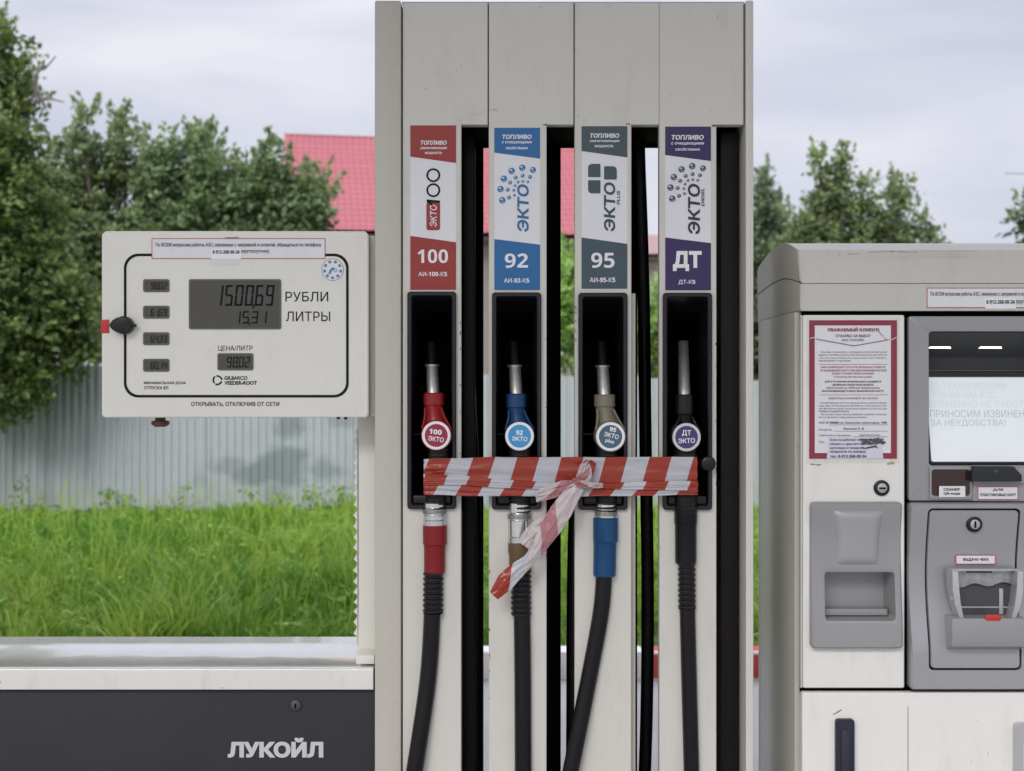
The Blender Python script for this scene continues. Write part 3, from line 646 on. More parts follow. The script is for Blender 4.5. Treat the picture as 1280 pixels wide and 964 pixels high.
for k, (px, py, Y, kd, lb) in enumerate([(134, 792, 8.3, 'white', "cream flower head low in the grass, leftmost of those by the ledge"), (150, 788, 8.4, 'white', "cream flower head in the middle of the trio by the ledge"), (163, 790, 8.35, 'white', "cream flower head, rightmost of the trio by the ledge"),
        (222, 793, 8.3, 'white', "lone cream flower just above the ledge"), (22, 757, 8.9, 'pink', "pink clover flower near the left edge of the grass"), (148, 647, 15.0, 'white', "whitish flower beside the weeds under the display"), (182, 643, 15.1, 'white', "whitish flower right of the weeds under the display"), (65, 652, 14.9, 'white', "pale flower at the back of the grass on the left")]):
    flower(px, py, Y, kd, lb, k)

# ================================================================== FUEL DISPENSER
PUMP = thing("fuel_dispenser", "tall pale grey fuel pump with four nozzles, side display and dark base", "fuel pump", (X(640), 3.07, 0.12))
GB = 1290          # pixel row of the island top
FY, BY = 2.9, 3.24
def dobj(name, bm, m, parent=PUMP, **k): return obj(name, bm, m, parent, **k)
# side frames
bm = BM(); pbox(bm, 468.5, 501.6, 1, GB, 2.894, BY, 0.006); dobj("side_frame", bm, FRAMEC)
bm = BM(); pbox(bm, 931.5, 941.6, 1, GB, 2.894, BY, 0.005); dobj("side_frame", bm, CREAM)
bm = BM(); pbox(bm, 502, 931, 0.6, 3, 2.91, BY); dobj("top_cap", bm, FRAMEC)
# L-shaped front panels
PIL = [(503.4, 576.5, 609.6), (611, 683.2, 717), (718.4, 789.2, 824), (825.2 - 1.0, 895.5, 929.6)]
BOOTS = [(509.5, 570.5, 365, 636), (615, 676.5, 366, 636.5), (722.7, 784, 366.5, 637), (828, 889.3, 366.5, 637)]
for (l, p, r), bt in zip(PIL, BOOTS):
    bm = BM(); prism_hole(bm, P([(l, 3), (l, GB), (p, GB), (p, 156), (r, 156), (r, 3)]), rr(bt[0] + 2, bt[2] + 2, bt[1] - 2, bt[3] - 2, 3, 3), FY, FY + 0.028, 0.0016); dobj("fascia_panel", bm, CREAM)
bm = BM(); pbox(bm, 789.6, 795.5, 366, GB, FY + .02, FY + .05, .002); dobj("edge_strip", bm, FRAMEC)
# dark core: header, pillar backs, rear plates
bm = BM(); box(bm, X(503), X(930), FY + .034, BY, Z(150), Z(5)); dobj("core_header", bm, INNER)
bm = BM()
y2 = 3.2; k2 = y2 / F
for (a_, b_, t_) in [(470, 604, 3), (619, 701, 3), (722, 796.5, 3), (826, 934, 3)]:
    box(bm, (a_ - 640) * k2, (b_ - 640) * k2, y2, BY - .003, 0.13, CAMZ + (482 - t_) * k2 - .02)
box(bm, (470 - 640) * k2, (934 - 640) * k2, y2 - .012, y2 - .002, CAMZ + (482 - 185.5) * k2, CAMZ + (482 - 20) * k2)
dobj("rear_plate", bm, INNER)
bm = BM()
box(bm, (505 - 640) * S, (578 - 640) * S, FY + .03, FY + .1, .13, Z(640)); dobj("inner_pillar", bm, BROWNB)
bm = BM(); box(bm, X(906), X(929), FY + .06, BY - .01, .13, Z(158), .004); dobj("inner_pillar", bm, BROWNB)
bm = BM(); box(bm, X(576.9), X(592), FY + .10, FY + .16, .13, Z(158), .004); dobj("inner_pillar", bm, BROWNB)

# grade labels ---------------------------------------------------------------
BUB = [(641, 297, 16), (694, 281, 16), (748, 292, 15), (602, 336, 16), (585, 388, 16), (594, 444, 16), (661, 330, 10), (696, 321, 10), (733, 327, 10), (633, 355, 10), (621, 391, 10), (628, 430, 10), (697, 349, 7), (722, 352, 7), (673, 353, 7), (658, 371, 7), (652, 394, 7), (655, 419, 7)]
def bubbles(bm, f, dark, light):
    for (cx, cy, r) in BUB:
        px, py = f(cx, cy); r = r / 4.017; Yp = FY - .0016
        c = [(X(px + r * math.cos(2 * math.pi * i / 18)), Z(py + r * math.sin(2 * math.pi * i / 18))) for i in range(18)]
        sheet(bm, c, Yp, dark)
        h = [(X(px - r * .25 + r * .5 * math.cos(2 * math.pi * i / 12)), Z(py - r * .3 + r * .38 * math.sin(2 * math.pi * i / 12))) for i in range(12)]
        sheet(bm, h, Yp - .0004, light)
        q = [(X(px + r * .72 * math.cos(R(a_))), Z(py + r * .72 * math.sin(R(a_)))) for a_ in (20, 45, 70, 95, 120)] + [(X(px + r * .5 * math.cos(R(a_))), Z(py + r * .5 * math.sin(R(a_)))) for a_ in (120, 95, 70, 45, 20)]
        sheet(bm, q, Yp - .0004, light)
def grade(x0, x1, yt, yb, top, bot, m, small, num, numbox, code, codebox, logo, label, tops):
    Y0 = FY - .0007; Y1 = FY - .0012; Y2 = FY - .0017
    bm = BM(); pbox(bm, x0, x1, yt, yb, Y0, FY + .001); base = dobj("grade_label", bm, PAPER, label=label)
    bm = BM(); sheet(bm, P([(x0 - .1, yt), (x1 + .1, yt), (x1 + .1, top[1]), (x0 - .1, top[0])]), Y1); obj("colour_band", bm, m, base)
    bm = BM(); sheet(bm, P([(x0 - .1, bot[0]), (x1 + .1, bot[1]), (x1 + .1, yb), (x0 - .1, yb)]), Y1); obj("colour_band", bm, m, base)
    bm = BM(); a_, b_, c_, d_ = tops[0]; text(bm, "ТОПЛИВО", a_, b_, c_, d_, Y2, .035, it=.18)
    for s_, (a_, b_, c_, d_) in zip(small, tops[1:]): text(bm, s_, a_, b_, c_, d_, Y2, .02, it=.18)
    text(bm, num, *numbox, Y2, .05 if num == "ДТ" else .0); text(bm, code, *codebox, Y2, .012); obj("lettering", bm, WINK, base)
    bm = BM(); ms = logo(bm, Y1); obj("emblem", bm, ms, base); return base
BLUE_L = mat("bubble_light_blue", (.35, .55, .75), .4); DARKV = mat("bubble_navy", (.03, .035, .09), .4); DARKL = mat("bubble_grey", (.42, .43, .52), .4); BLUE_T = mat("blue_logo", (.02, .13, .30), .4); NAVY_T = mat("navy_logo", (.022, .02, .05), .4); SLT = mat("slate_logo", (.035, .055, .075), .4)
def logo1(bm, Y):
    sheet(bm, rr(533, 253, 550.2, 288, 3), Y, 0)
    text(bm, "ЭКТО", 537.5, 546, 257, 284, Y - .0005, .01, rot=90, it=.15, mi=1)
    for cy in (219.3, 238): 
        n0 = len(bm.faces); annulus(bm, 541.7, cy, 8.7, 6.4, Y - .0005, 30)
        bm.faces.ensure_lookup_table()
        for f in bm.faces[n0:]: f.material_index = 2
    for pts in ([(533.5, 249.5), (550, 251), (550, 254), (533.5, 252.5)], [(533.5, 249.5), (533.5, 252.7), (540, 257.5), (541.5, 255.5)]): sheet(bm, P(pts), Y - .0006, 2)
    return [RED_S, WINK, INK]
def logo2(bm, Y):
    bubbles(bm, lambda a_, b_: (480 + a_ / 4.017, 140 + b_ / 4.017), 0, 1)
    text(bm, "ЭКТО", 646.5, 661, 231.6, 290.6, Y - .0005, .03, rot=90, it=.12, mi=2); return [BLUE_S, BLUE_L, BLUE_T]
def logo3(bm, Y):
    for (a_, b_, c_, d_, k) in [(735, 205, 750.6, 221.7, 'tl'), (755, 208, 771, 224.7, 'tr'), (735, 225.4, 750.6, 242, 'bl')]:
        r = 5; pts = []
        for cx, cy, a0, nm in [(a_, b_, 180, 'tl'), (c_, b_, 270, 'tr'), (c_, d_, 0, 'br'), (a_, d_, 90, 'bl')]:
            rad = r if nm == k else 1.2; ox = cx + (rad if 'l' in nm else -rad); oy = cy + (rad if 't' in nm else -rad)
            pts += [(ox + rad * math.cos(R(a0 + t)), oy + rad * math.sin(R(a0 + t))) for t in range(0, 91, 15)]
        sheet(bm, P(pts), Y, 0)
    text(bm, "ЭКТО", 754.8, 769, 229, 290, Y - .0005, .03, rot=90, it=.12, mi=1); text(bm, "PLUS", 771, 775, 239, 256, Y - .0005, .02, rot=90, it=.2, mi=1); return [SLATE_S, SLT]
def logo4(bm, Y):
    bubbles(bm, lambda a_, b_: (700 + (a_ - 30.5) / 4.017, 138 + b_ / 4.017), 0, 1)
    text(bm, "ЭКТО", 859.8, 875, 231, 293.7, Y - .0005, .03, rot=90, it=.12, mi=2); text(bm, "DIESEL", 876.5, 880.3, 235.5, 258, Y - .0005, .02, rot=90, it=.2, mi=2); return [DARKV, DARKL, NAVY_T]
grade(513, 570, 157, 362.3, (196, 204), (295, 303), RED_S, ["увеличивающее", "мощность"], "100", (522, 560, 312, 329), "АИ-100-К5", (523, 559, 340, 345.5), logo1, "red and white label reading 100", [(525, 559, 176, 181.3), (525, 559, 184, 187.6), (531, 553, 190, 193.6)])
grade(618, 675, 160, 362.6, (191, 198.5), (299, 306), BLUE_S, ["с очищающими", "свойствами"], "92", (631, 660, 317, 335), "АИ-92-К5", (630, 661.5, 348, 353.5), logo2, "blue and white label reading 92", [(627, 665, 168.5, 174), (627, 665, 176.6, 180.3), (632, 660, 183, 187)])
grade(727, 784, 158, 361, (189, 197), (297, 305), SLATE_S, ["увеличивающее", "мощность"], "95", (739, 768, 316, 335), "АИ-95-К5", (737, 769, 347, 353), logo3, "slate and white label reading 95", [(736.6, 774.5, 167, 172.6), (736.6, 774.5, 175.3, 178.6), (743, 767, 181.4, 185.2)])
grade(831.5, 888.5, 158.5, 363, (194, 201.5), (297, 304), PURP_S, ["с очищающими", "свойствами"], "ДТ", (841, 877, 314, 339), "ДТ-К5", (848, 869, 350, 356), logo4, "purple and white diesel label", [(838.5, 880, 169, 175), (838.5, 880, 178, 181.8), (843.7, 875, 184.8, 188.5)])

# nozzle boots ---------------------------------------------------------------
for (a_, b_, c_, d_) in BOOTS:
    bm = BM(); Rr = lambda i, r, dy0=0, dy1=0: rr(a_ + i, c_ + i + dy0, b_ - i, d_ - i - dy1, r, 4, 3)
    loft(bm, [ring(Rr(0, 4), FY + .03), ring(Rr(0, 4), FY - .010), ring(Rr(1.2, 3.5), FY - .012), ring(Rr(4.5, 3), FY - .012), ring(Rr(5.5, 3), FY - .010),
              ring(Rr(6.2, 3, 4, 6), FY + .02), ring(Rr(9, 4, 13, 7), FY + .075)], cap_end=False)
    bo_ = dobj("nozzle_boot", bm, BOOT)
    bm = BM(); loft(bm, [ring(Rr(9, 4, 13, 7), FY + .075), ring(Rr(13, 4, 28, 9), FY + .15), ring(Rr(15, 5, 44, 12), FY + .20)]); obj("boot_cavity", bm, INNER, bo_)
    bm = BM(); pbox(bm, a_ + 7, b_ - 7, d_ - 17, d_ - 7, FY - .008, FY + .05, .004); pbox(bm, a_ + 7, b_ - 7, 543, 544, FY + .035, FY + .16); dobj("boot_shelf", bm, BLACK)
bm = BM(); disc(bm, 883.5, 579, 9.5, 2.872, 2.9, bev=3); dobj("lock_knob", bm, BLACK)

# display cabinet -----------------------------------------------------------
bm = BM(); prism(bm, rr(129.5, 291, 461.3, 522, 5, 4), 2.885, 2.99, .005, 3); head = dobj("display_cabinet", bm, HEADC)
bm = BM(); pbox(bm, 133, 458, 289.8, 298.5, 2.887, 2.98, .003); obj("hood", bm, HEADC, head)
bm = BM(); pbox(bm, 461.8, 470, 294, 521, 2.91, 3.1, .002); obj("hinge_side", bm, FRAMEC, head)
HY = 2.885 - .0006
bm = BM(); loft(bm, [ring(rr(157.4, 318, 437, 497, 18, 10), HY), ring(rr(160.7, 321.3, 433.7, 493.7, 15.5, 10), HY)], cap_end=False); obj("border_line", bm, INK, head)
def lcd(name, a_, b_, c_, d_, vals):
    bm = BM(); frame(bm, rr(a_ - 1.2, c_ - 1.2, b_ + 1.2, d_ + 1.2, 2.6, 4), rr(a_ + .8, c_ + .8, b_ - .8, d_ - .8, 1.4, 4), 2.8835, 2.886)
    obj("screen_rim", bm, mat("rim_grey", (.09, .09, .085), .4), head)
    bm = BM(); prism(bm, rr(a_, c_, b_, d_, 2, 4), 2.8842, 2.886); obj(name, bm, LCD, head)
    bm = BM()
    for v in vals: digits(bm, v[0], *v[1:5], 2.8838, th=v[5])
    obj("digits", bm, LCDS, head)
lcd("main_screen", 239.5, 352, 351, 411, [("1500,69", 268, 346.5, 357, 383, .10), ("15,31", 292, 337, 389.5, 405, .12)])
for yt, s_ in ((351, "98,02"), (384, "61,69"), (417, "64,33"), (450, "80,14")): lcd("small_screen", 182.6, 213, yt, yt + 13.7, [(s_, 190, 212, yt + 3, yt + 11.5, .12)])
lcd("price_screen", 275, 317.4, 443, 462, [("98,02", 284, 315.5, 446.5, 459.5, .11)])
bm = BM()
text(bm, "РУБЛИ", 358.3, 411.5, 365.5, 377.5, HY, .004); text(bm, "ЛИТРЫ", 359, 414, 390, 402, HY, .004); text(bm, "ЦЕНА/ЛИТР", 274.7, 317.4, 432.5, 440, HY, .004)
text(bm, "МИНИМАЛЬНАЯ ДОЗА", 182.4, 234.7, 477, 481, HY, .02); text(bm, "ОТПУСКА 5Л", 182.4, 212.5, 482.8, 486.8, HY, .02)
text(bm, "ОТКРЫВАТЬ, ОТКЛЮЧИВ ОТ СЕТИ", 241, 350.6, 502.4, 508.4, HY, .02)
text(bm, "GILBARCO", 282.3, 311, 470.3, 475, HY, .035); text(bm, "VEEDER-ROOT", 282.3, 323, 476.4, 481.2, HY, .035)
for q in range(3):          # three-arrow ring emblem
    aa = [R(q * 120 + t + 15) for t in range(0, 96, 12)]
    pts = [(273.8 + 6.2 * math.cos(t), 475.4 + 6.2 * math.sin(t)) for t in aa] + [(273.8 + 7.2 * math.cos(aa[-1] + .1), 475.4 + 7.2 * math.sin(aa[-1] + .1)), (273.8 + 5 * math.cos(aa[-1] + .45), 475.4 + 5 * math.sin(aa[-1] + .45))] + [(273.8 + 4.2 * math.cos(t), 475.4 + 4.2 * math.sin(t)) for t in aa[::-1]]
    sheet(bm, P(pts), HY)
obj("lettering", bm, INK, head)
# round sticker with a nozzle in a ring of arrows
bm = BM(); disc(bm, 417, 338, 13.8, 2.8843, 2.885); rs = obj("round_sticker", bm, PAPER, head)
# knob, key, hanging plug, red tag
bm = BM(); n_ = 26; kp = []
for i in range(n_):
    t = 2 * math.pi * i / n_; r = 11.2; px, py = 159.5 + r * math.cos(t), 407.4 + r * math.sin(t)
    if math.cos(t) < -.2: px = 159.5 - 11.2 * (-math.cos(t)) ** .9 * 1.5 ; py = 407.4 + r * math.sin(t) * (1 - .35 * (-math.cos(t)))
    kp.append((X(px), Z(py)))
prism(bm, kp, 2.862, 2.886, .005, 3); pbox(bm, 170, 175, 406, 409.5, 2.868, 2.876, .001); obj("latch_knob", bm, BLACK, head)
bm = BM(); pbox(bm, 129.0, 139.2, 400, 417, 2.8835, 2.9, .0008); obj("red_tag", bm, mat("red_tag", (.5, .02, .03), .4), head)
bm = BM(); vlathe(bm, [(521, 196, 6, 2.93), (526, 196, 6.5, 2.93), (527, 196, 11.2, 2.93), (531, 196, 11.2, 2.93), (534, 196, 7, 2.93)]); obj("hanging_plug", bm, mat("rust_brown", (.09, .035, .02), .6, var=.3), head)
# notice sticker on the cabinet
def notice(parent, a_, b_, c_, d_, Y, l1, l2, patch, x_end=None):
    bm = BM(); pbox(bm, a_, b_, c_, d_, Y - .0005, Y + .0005); st = obj("notice_sticker", bm, PAPER, parent)
    bm = BM(); pbox(bm, *patch, Y - .0010, Y - .0006); obj("pasted_patch", bm, mat("patch_paper", (.78, .79, .82), .3), st)
    bm = BM(); frame(bm, P([(a_, c_), (a_, d_), (b_, d_), (b_, c_)]), P([(a_ + .9, c_ + .9), (a_ + .9, d_ - .9), (b_ - .9, d_ - .9), (b_ - .9, c_ + .9)]), Y - .0009, Y - .0005); obj("border_line", bm, REDLINE, st)
    bm = BM()
    text(bm, "По ВСЕМ вопросам работы АЗС, связанных с заправкой и оплатой, обращаться по телефону", l1[0], l1[1], l1[2], l1[3], Y - .0011, .015)
    text(bm, "8-912-268-00-34", *l2[0], Y - .0014, .015); text(bm, "(круглосуточно)", *l2[1], Y - .0011, .015); obj("lettering", bm, INK, st); return st
notice(PUMP, 192, 408, 299, 324.6, HY, (197, 403, 304.5, 310.5), ((268, 301.5, 313.7, 318.3), (303.5, 338, 312.7, 318.3)), (266.3, 303, 312, 325))
bm = BM(); sheet(bm, P([(265, 324.8), (303, 324.8), (300, 331), (283, 333), (266, 331)]), HY - .0002); dobj("clear_tape", bm, mat("clear_tape", (.66, .655, .61), .15, var=.03))

# round sticker art
bm = BM(); BLS = mat("sticker_blue", (.06, .22, .36), .5)
for q in range(9):
    t0 = R(q * 40); pts = [(417 + r_ * math.cos(t0 + R(d_)), 338 + r_ * math.sin(t0 + R(d_))) for r_, d_ in ((11.5, 0), (12, 13), (12.4, 13), (10, 24), (8, 13), (8.4, 13), (8.6, 0))]
    sheet(bm, P(pts), 2.8839)
sheet(bm, P([(411.5, 343.5), (413, 339), (416, 335.5), (419, 335), (419.5, 337.5), (416.5, 339), (414.5, 343.5)]), 2.8839); annulus(bm, 420.5, 339, 2.2, 1.4, 2.8839, 14)
obj("sticker_print", bm, BLS, head)
bm = BM(); annulus(bm, 417, 338, 13.8, 13.2, 2.8840); obj("sticker_ring", bm, INKG, head)

# support post with serrated strip, ledge, pedestal
PYm = 3.01; kk = PYm / D
bm = BM(); box(bm, (446 - 640) / F * PYm, (472 - 640) / F * PYm, PYm, PYm + .1, Z(835) + .0005, Z(500), .004); post = dobj("support_post", bm, HEADC)
bm = BM(); npts = []; y = 540; rd = random.Random(4)
pts = [(447, 536), (443.5, 540)]
while y < 800:
    st = rd.uniform(11.5, 14.5); dpt = rd.uniform(2.2, 5)
    pts += [(443.4 + dpt, y + st * .35), (443.6 + dpt * .6, y + st * .6), (442.2 - rd.random(), y + st)]; y += st
pts += [(447, 806)]
prism(bm, [((a_ - 640) / F * PYm, CAMZ + (482 - b_) / F * PYm) for a_, b_ in pts], PYm - .001, PYm + .004); obj("serrated_strip", bm, HEADC, post)
def lx(px): return X(px)
bm = BM()
zl = Z(835); lprof = [(2.9, Z(862)), (2.9, zl - .005), (2.9015, zl - .0015), (2.905, zl)]
for t in [i / 24 for i in range(1, 25)]:      # shallow dished top that rises to its back edge
    y = 2.905 + .335 * t; lprof.append((y, zl - .0065 * math.sin(min(1, t / .75) * math.pi) + max(0, t - .3) ** 1.4 * .0065))
lprof += [(3.245, zl - .002), (3.245, Z(862))]
xprism(bm, lprof[::-1], X(-420), X(466.5)); dobj("ledge", bm, LEDGEC, angle=50)
bm = BM(); pbox(bm, 443, 466, 823, 834, 2.93, 3.12, .002); 
dobj("post_foot", bm, HEADC)
PED = mat("pedestal_grey", (0.023, 0.022, 0.027), 0.45, metal=.0, spec=.35, var=.25, scale=5)
def diag(m):
    t = m.node_tree; b = t.nodes["Principled BSDF"]; n = t.nodes.new; l = t.links.new; tcn = n("ShaderNodeTexCoord")
    out_ = None
    for ang in (45, -45):
        mp_ = n("ShaderNodeMapping"); mp_.inputs['Rotation'].default_value = (0, R(ang), 0); l(tcn.outputs['Object'], mp_.inputs[0])
        wv = n("ShaderNodeTexWave"); wv.bands_direction = 'X'; wv.inputs['Scale'].default_value = 62; l(mp_.outputs[0], wv.inputs[0])
        if out_ is None: out_ = wv.outputs['Fac']
        else:
            q = n("ShaderNodeMath"); q.operation = 'MULTIPLY'; l(out_, q.inputs[0]); l(wv.outputs['Fac'], q.inputs[1]); out_ = q.outputs[0]
    bp = n("ShaderNodeBump"); bp.inputs['Strength'].default_value = .2; bp.inputs['Distance'].default_value = .001; l(out_, bp.inputs['Height']); l(bp.outputs[0], b.inputs['Normal'])
diag(PED)
bm = BM(); pbox(bm, -420, 468, 864.5, GB, 2.915, 3.24, .003); ped = dobj("pedestal", bm, PED)
bm = BM(); text(bm, "ЛУКОЙЛ", 283, 403, 924.5, 949.5, 2.9140, .055); obj("lettering", bm, mat("letter_grey", (.52, .53, .56), .45, var=.08), ped)
def cam_lock(parent, px, py, r, Y, slot='v', rim=BLACK, face=STEEL):
    bm = BM(); disc(bm, px, py, r, Y - .007, Y + .002, bev=2.5); lk = obj("lock", bm, rim, parent)
    bm = BM(); disc(bm, px, py, r * .62, Y - .0082, Y, bev=.8); o1 = obj("lock_face", bm, face, lk if lk.parent is PUMP or lk.parent.parent is None else parent)
    bm = BM(); a_, b_ = (1.1, r * .42) if slot == 'v' else (r * .42, 1.1)
    pbox(bm, px - a_, px + a_, py - b_, py + b_, Y - .0088, Y - .008); obj("key_slot", bm, INNER, lk if lk.parent.parent is None else parent)
cam_lock(ped, 368.5, 883.5, 7.5, 2.915, rim=mat("lock_dark", (.05, .05, .055), .5), face=mat("lock_dark2", (.09, .09, .09), .4, metal=.5))

# ================================================================== NOZZLES
NG = "nozzles hanging in the pump"
def ridged(bm, px0, py0, px1, py1, r0, r1, Yc, step, amp):
    secs = []; y = py0; k = 0
    while y < py1 - .01:
        f = lambda q: (q - py0) / (py1 - py0)
        for q, dr in ((y, -amp), (y + step * .2, 0), (y + step * .6, 0), (y + step * .75, -amp)):
            q = min(q, py1); secs.append((q, px0 + (px1 - px0) * f(q), r0 + (r1 - r0) * f(q) + dr, Yc))
        y += step
    secs.append((py1, px1, r1, Yc)); vlathe(bm, secs, 18)
def nozzle(label, spout, cap, body, disc_c, colm, badge, badge_txt, grip, swivel, sleeve, bellow, hose, ringed=True, ringm=WINK):
    px0 = disc_c[0]; root = thing("fuel_nozzle", label, "fuel nozzle", (X(px0), 2.9, Z(disc_c[1])), NG)
    NY = 2.895
    # spout leans back into the boot; above the collar the tip is dark
    (sx, s0, s1, hw) = spout; secs = []; tip = []
    lean = lambda t: NY + .012 + (.075 if ringed else .10) * t ** 1.3
    for t in [i / 16 for i in range(17)]:
        q = (s1 + (s0 - s1) * t, 640 + (sx[0] + (sx[1] - sx[0]) * t - 640) * lean(t) / D, hw * (1.0 - .1 * t), lean(t))
        if not ringed or t <= .6: secs.append(q)
        else: tip.append((q[0], q[1], q[2] * .72, q[3]))
    bm = BM(); vlathe(bm, secs, 18); sp = obj("spout", bm, STEEL, root)
    if ringed:
        q = secs[-1]; bm = BM(); vlathe(bm, [(q[0] + 3.4, q[1], hw * 1.0, q[3]), (q[0] + 3, q[1], hw * 1.2, q[3]), (q[0] + .6, q[1], hw * 1.24, q[3]), (q[0], q[1], hw * 1.0, q[3])], 20); obj("spout_collar", bm, STEEL, sp)
        bm = BM(); vlathe(bm, [(q[0] + .5, q[1], hw * .72, q[3])] + tip, 16); obj("spout_tip", bm, BLACK, sp)
    # body: cap, neck that widens, round barrel
    (bx, bw, bt, bb) = cap; bm = BM()
    vlathe(bm, [(bt, bx, bw - 1.5, NY + .012), (bt + 1.5, bx, bw, NY + .012), (bb - 1, bx, bw, NY + .01), (bb, bx, bw - 1.3, NY + .01)], 22)
    (dx, dy, dr) = disc_c; br = body
    vlathe(bm, [(bb - .5, bx, bw - 1.5, NY + .01), (bb + 7, bx + (dx - bx) * .2, bw - 1.3, NY + .008, .026), (bb + 18, bx + (dx - bx) * .55, bw + 1.2, NY + .004, .030), (dy - 6, bx + (dx - bx) * .85, br - 3.2, NY, .033), (dy + 2, dx, br - 1.5, NY, .034), (dy + 9, dx, br - 4.5, NY, .033), (dy + 16, dx, br - 10, NY, .028), (dy + 18, dx, 3, NY, .02)], 22)
    n = 30
    c = lambda rad, Y: [(X(dx) + rad * S * math.cos(2 * math.pi * i / n), Y, Z(dy) + rad * S * math.sin(2 * math.pi * i / n)) for i in range(n)]
    loft(bm, [c(br - 1, NY + .03), c(br, NY + .02), c(br, 2.866), c(br - .8, 2.862), c(dr + 1.2, 2.8605)], cap_start=True)
    for s_ in (-1, 1):     # shoulder ribs
        tube(bm, [(X(bx + s_ * (bw - 3)), 2.868 + .012, Z(bb + 3)), (X((bx + dx) / 2 + s_ * (bw - .6)), 2.872, Z((bb + dy) / 2 - 4)), (X(dx + s_ * (br - 1.5)), 2.87, Z(dy - 8))], .0024, 8)
    bo = obj("body", bm, colm, root)
    bm = BM(); annulus(bm, dx, dy, dr, dr - 2.4, 2.8596); annulus(bm, dx, dy, dr, dr + 1.0, 2.8604); obj("badge_ring", bm, ringm, bo)
    bm = BM(); disc(bm, dx, dy, dr - 2.0, 2.8600, 2.862); obj("badge", bm, badge, bo)
    bm = BM()
    for (s_, a_, b_, c_, d_, tl) in badge_txt: text(bm, s_, a_, b_, c_, d_, 2.8594, .02, tilt=tl)
    obj("lettering", bm, WINK, bo)
    (ga, gb, gy0, gy1, gr) = grip; bm = BM(); ridged(bm, ga, gy0, gb, gy1, gr, gr, NY, 5.5, .8); obj("grip", bm, BLACK, root)
    if swivel:
        (a_, h, y0, y1) = swivel; bm = BM()
        ym = y0 + (y1 - y0) * (.55 if y1 - y0 < 30 else .3)
        vlathe(bm, [(y0, a_, h - 1.5, NY), (y0 + 1.5, a_, h, NY), (ym - 2, a_, h, NY), (ym - 1, a_, h - 1.2, NY), (ym, a_, h + .3, NY), (ym + 6, a_, h + .3, NY), (ym + 7, a_, h - 1, NY), (ym + 8, a_, h, NY), (y1 - 8, a_, h - .2, NY), (y1 - 7, a_, h + .6, NY), (y1, a_, h + .2, NY)], 26); obj("swivel", bm, CHROME, root)
        bm = BM(); vlathe(bm, [(ym + .3, a_, h + .7, NY), (ym + 5.5, a_, h + .7, NY)], 26); obj("knurled_ring", bm, mat("knurled", (.30, .29, .27), .45, metal=.9, var=.6, scale=350, bump=.8, bscale=420), root)
    (a_, b_, h0, h1, y0, y1, smt) = sleeve; bm = BM(); ym = y0 + (y1 - y0) * .42
    vlathe(bm, [(y0, a_, h0 - 2, NY), (y0 + 1.5, a_, h0, NY), (ym - 1, a_, h0, NY), (ym, (a_ + b_) / 2, h1 + .4, NY), (ym + 2, (a_ + b_) / 2, h1, NY), (y1 - 1.5, b_, h1 - .3, NY), (y1, b_, h1 - 1.6, NY)], 24); obj("sleeve", bm, smt, root)
    if bellow:
        (a_, b_, r0, y0, y1) = bellow; bm = BM(); ridged(bm, a_, y0, b_, y1, r0, r0, NY, 6.6, 2.0); obj("hose_guard", bm, BLACK, root)
    bm = BM(); (pts, hr) = hose
    tube(bm, [(X(a_), NY + o_, Z(b_)) for a_, b_, o_ in pts], hr * S, 18, 8); obj("hose", bm, RUBBER, root)
    return root
REDN = mat("nozzle_red", (.24, .008, .011), .32, var=.12, scale=30, spec=.35, bump=.1, bscale=200); REDSL = mat("sleeve_red", (.20, .008, .011), .4, var=.1, scale=20, spec=.35)
BLUEN = mat("nozzle_blue", (.004, .038, .115), .34, var=.12, scale=30, spec=.35, bump=.1, bscale=200); BLUESL = mat("sleeve_blue", (.004, .055, .15), .36, var=.1, scale=20, spec=.35)
OLIVE = mat("nozzle_olive", (.155, .14, .10), .45, var=.12, scale=30, bump=.12, bscale=200); BRWN = mat("sleeve_brown", (.12, .07, .03), .5, var=.18, scale=25, dirt=.2)
nozzle("red fuel nozzle with a round crimson badge reading 100", ((541.5, 539), 425, 493, 7.6), (542, 13, 491, 507), 19.2, (546.6, 543.6, 16.6), REDN, mat("badge_red", (.28, .015, .045), .35),
       [("100", 538, 553.5, 536, 542.2, 7), ("ЭКТО", 536.8, 556, 545, 551, 7)], (549, 544.5, 555, 640, 13.6), (543.5, 14, 627, 657), (543.8, 543.3, 15, 13.4, 655, 716, REDSL), (542, 541.5, 12.8, 714, 766),
       ([(541.5, 716, 0), (540.5, 765, 0), (535, 850, 0), (518.5, 964, -.01), (505, 1050, .0), (500, 1130, .01), (512, 1200, .03), (540, 1235, .05), (560, 1200, .06)], 10.6))
nozzle("dark blue fuel nozzle with a light blue badge reading 92", ((645.5, 642), 425, 495, 7.8), (645.5, 12.6, 492, 510), 18.8, (649.3, 544.5, 16.6), BLUEN, mat("badge_blue", (.04, .26, .52), .35),
       [("92", 645, 653.5, 537, 543, 4), ("ЭКТО", 640, 659, 545, 550.5, 3)], (650, 649.5, 555, 640, 14), (649, 13.8, 627, 678), (649.8, 650.5, 14.6, 14, 676, 713, BRWN), (651.5, 651.5, 12.7, 711, 768),
       ([(651.5, 712, 0), (652.5, 765, 0), (653.5, 850, 0), (654, 964, 0), (655, 1080, .0), (662, 1170, .02), (680, 1220, .04), (690, 1200, .05)], 10.6))
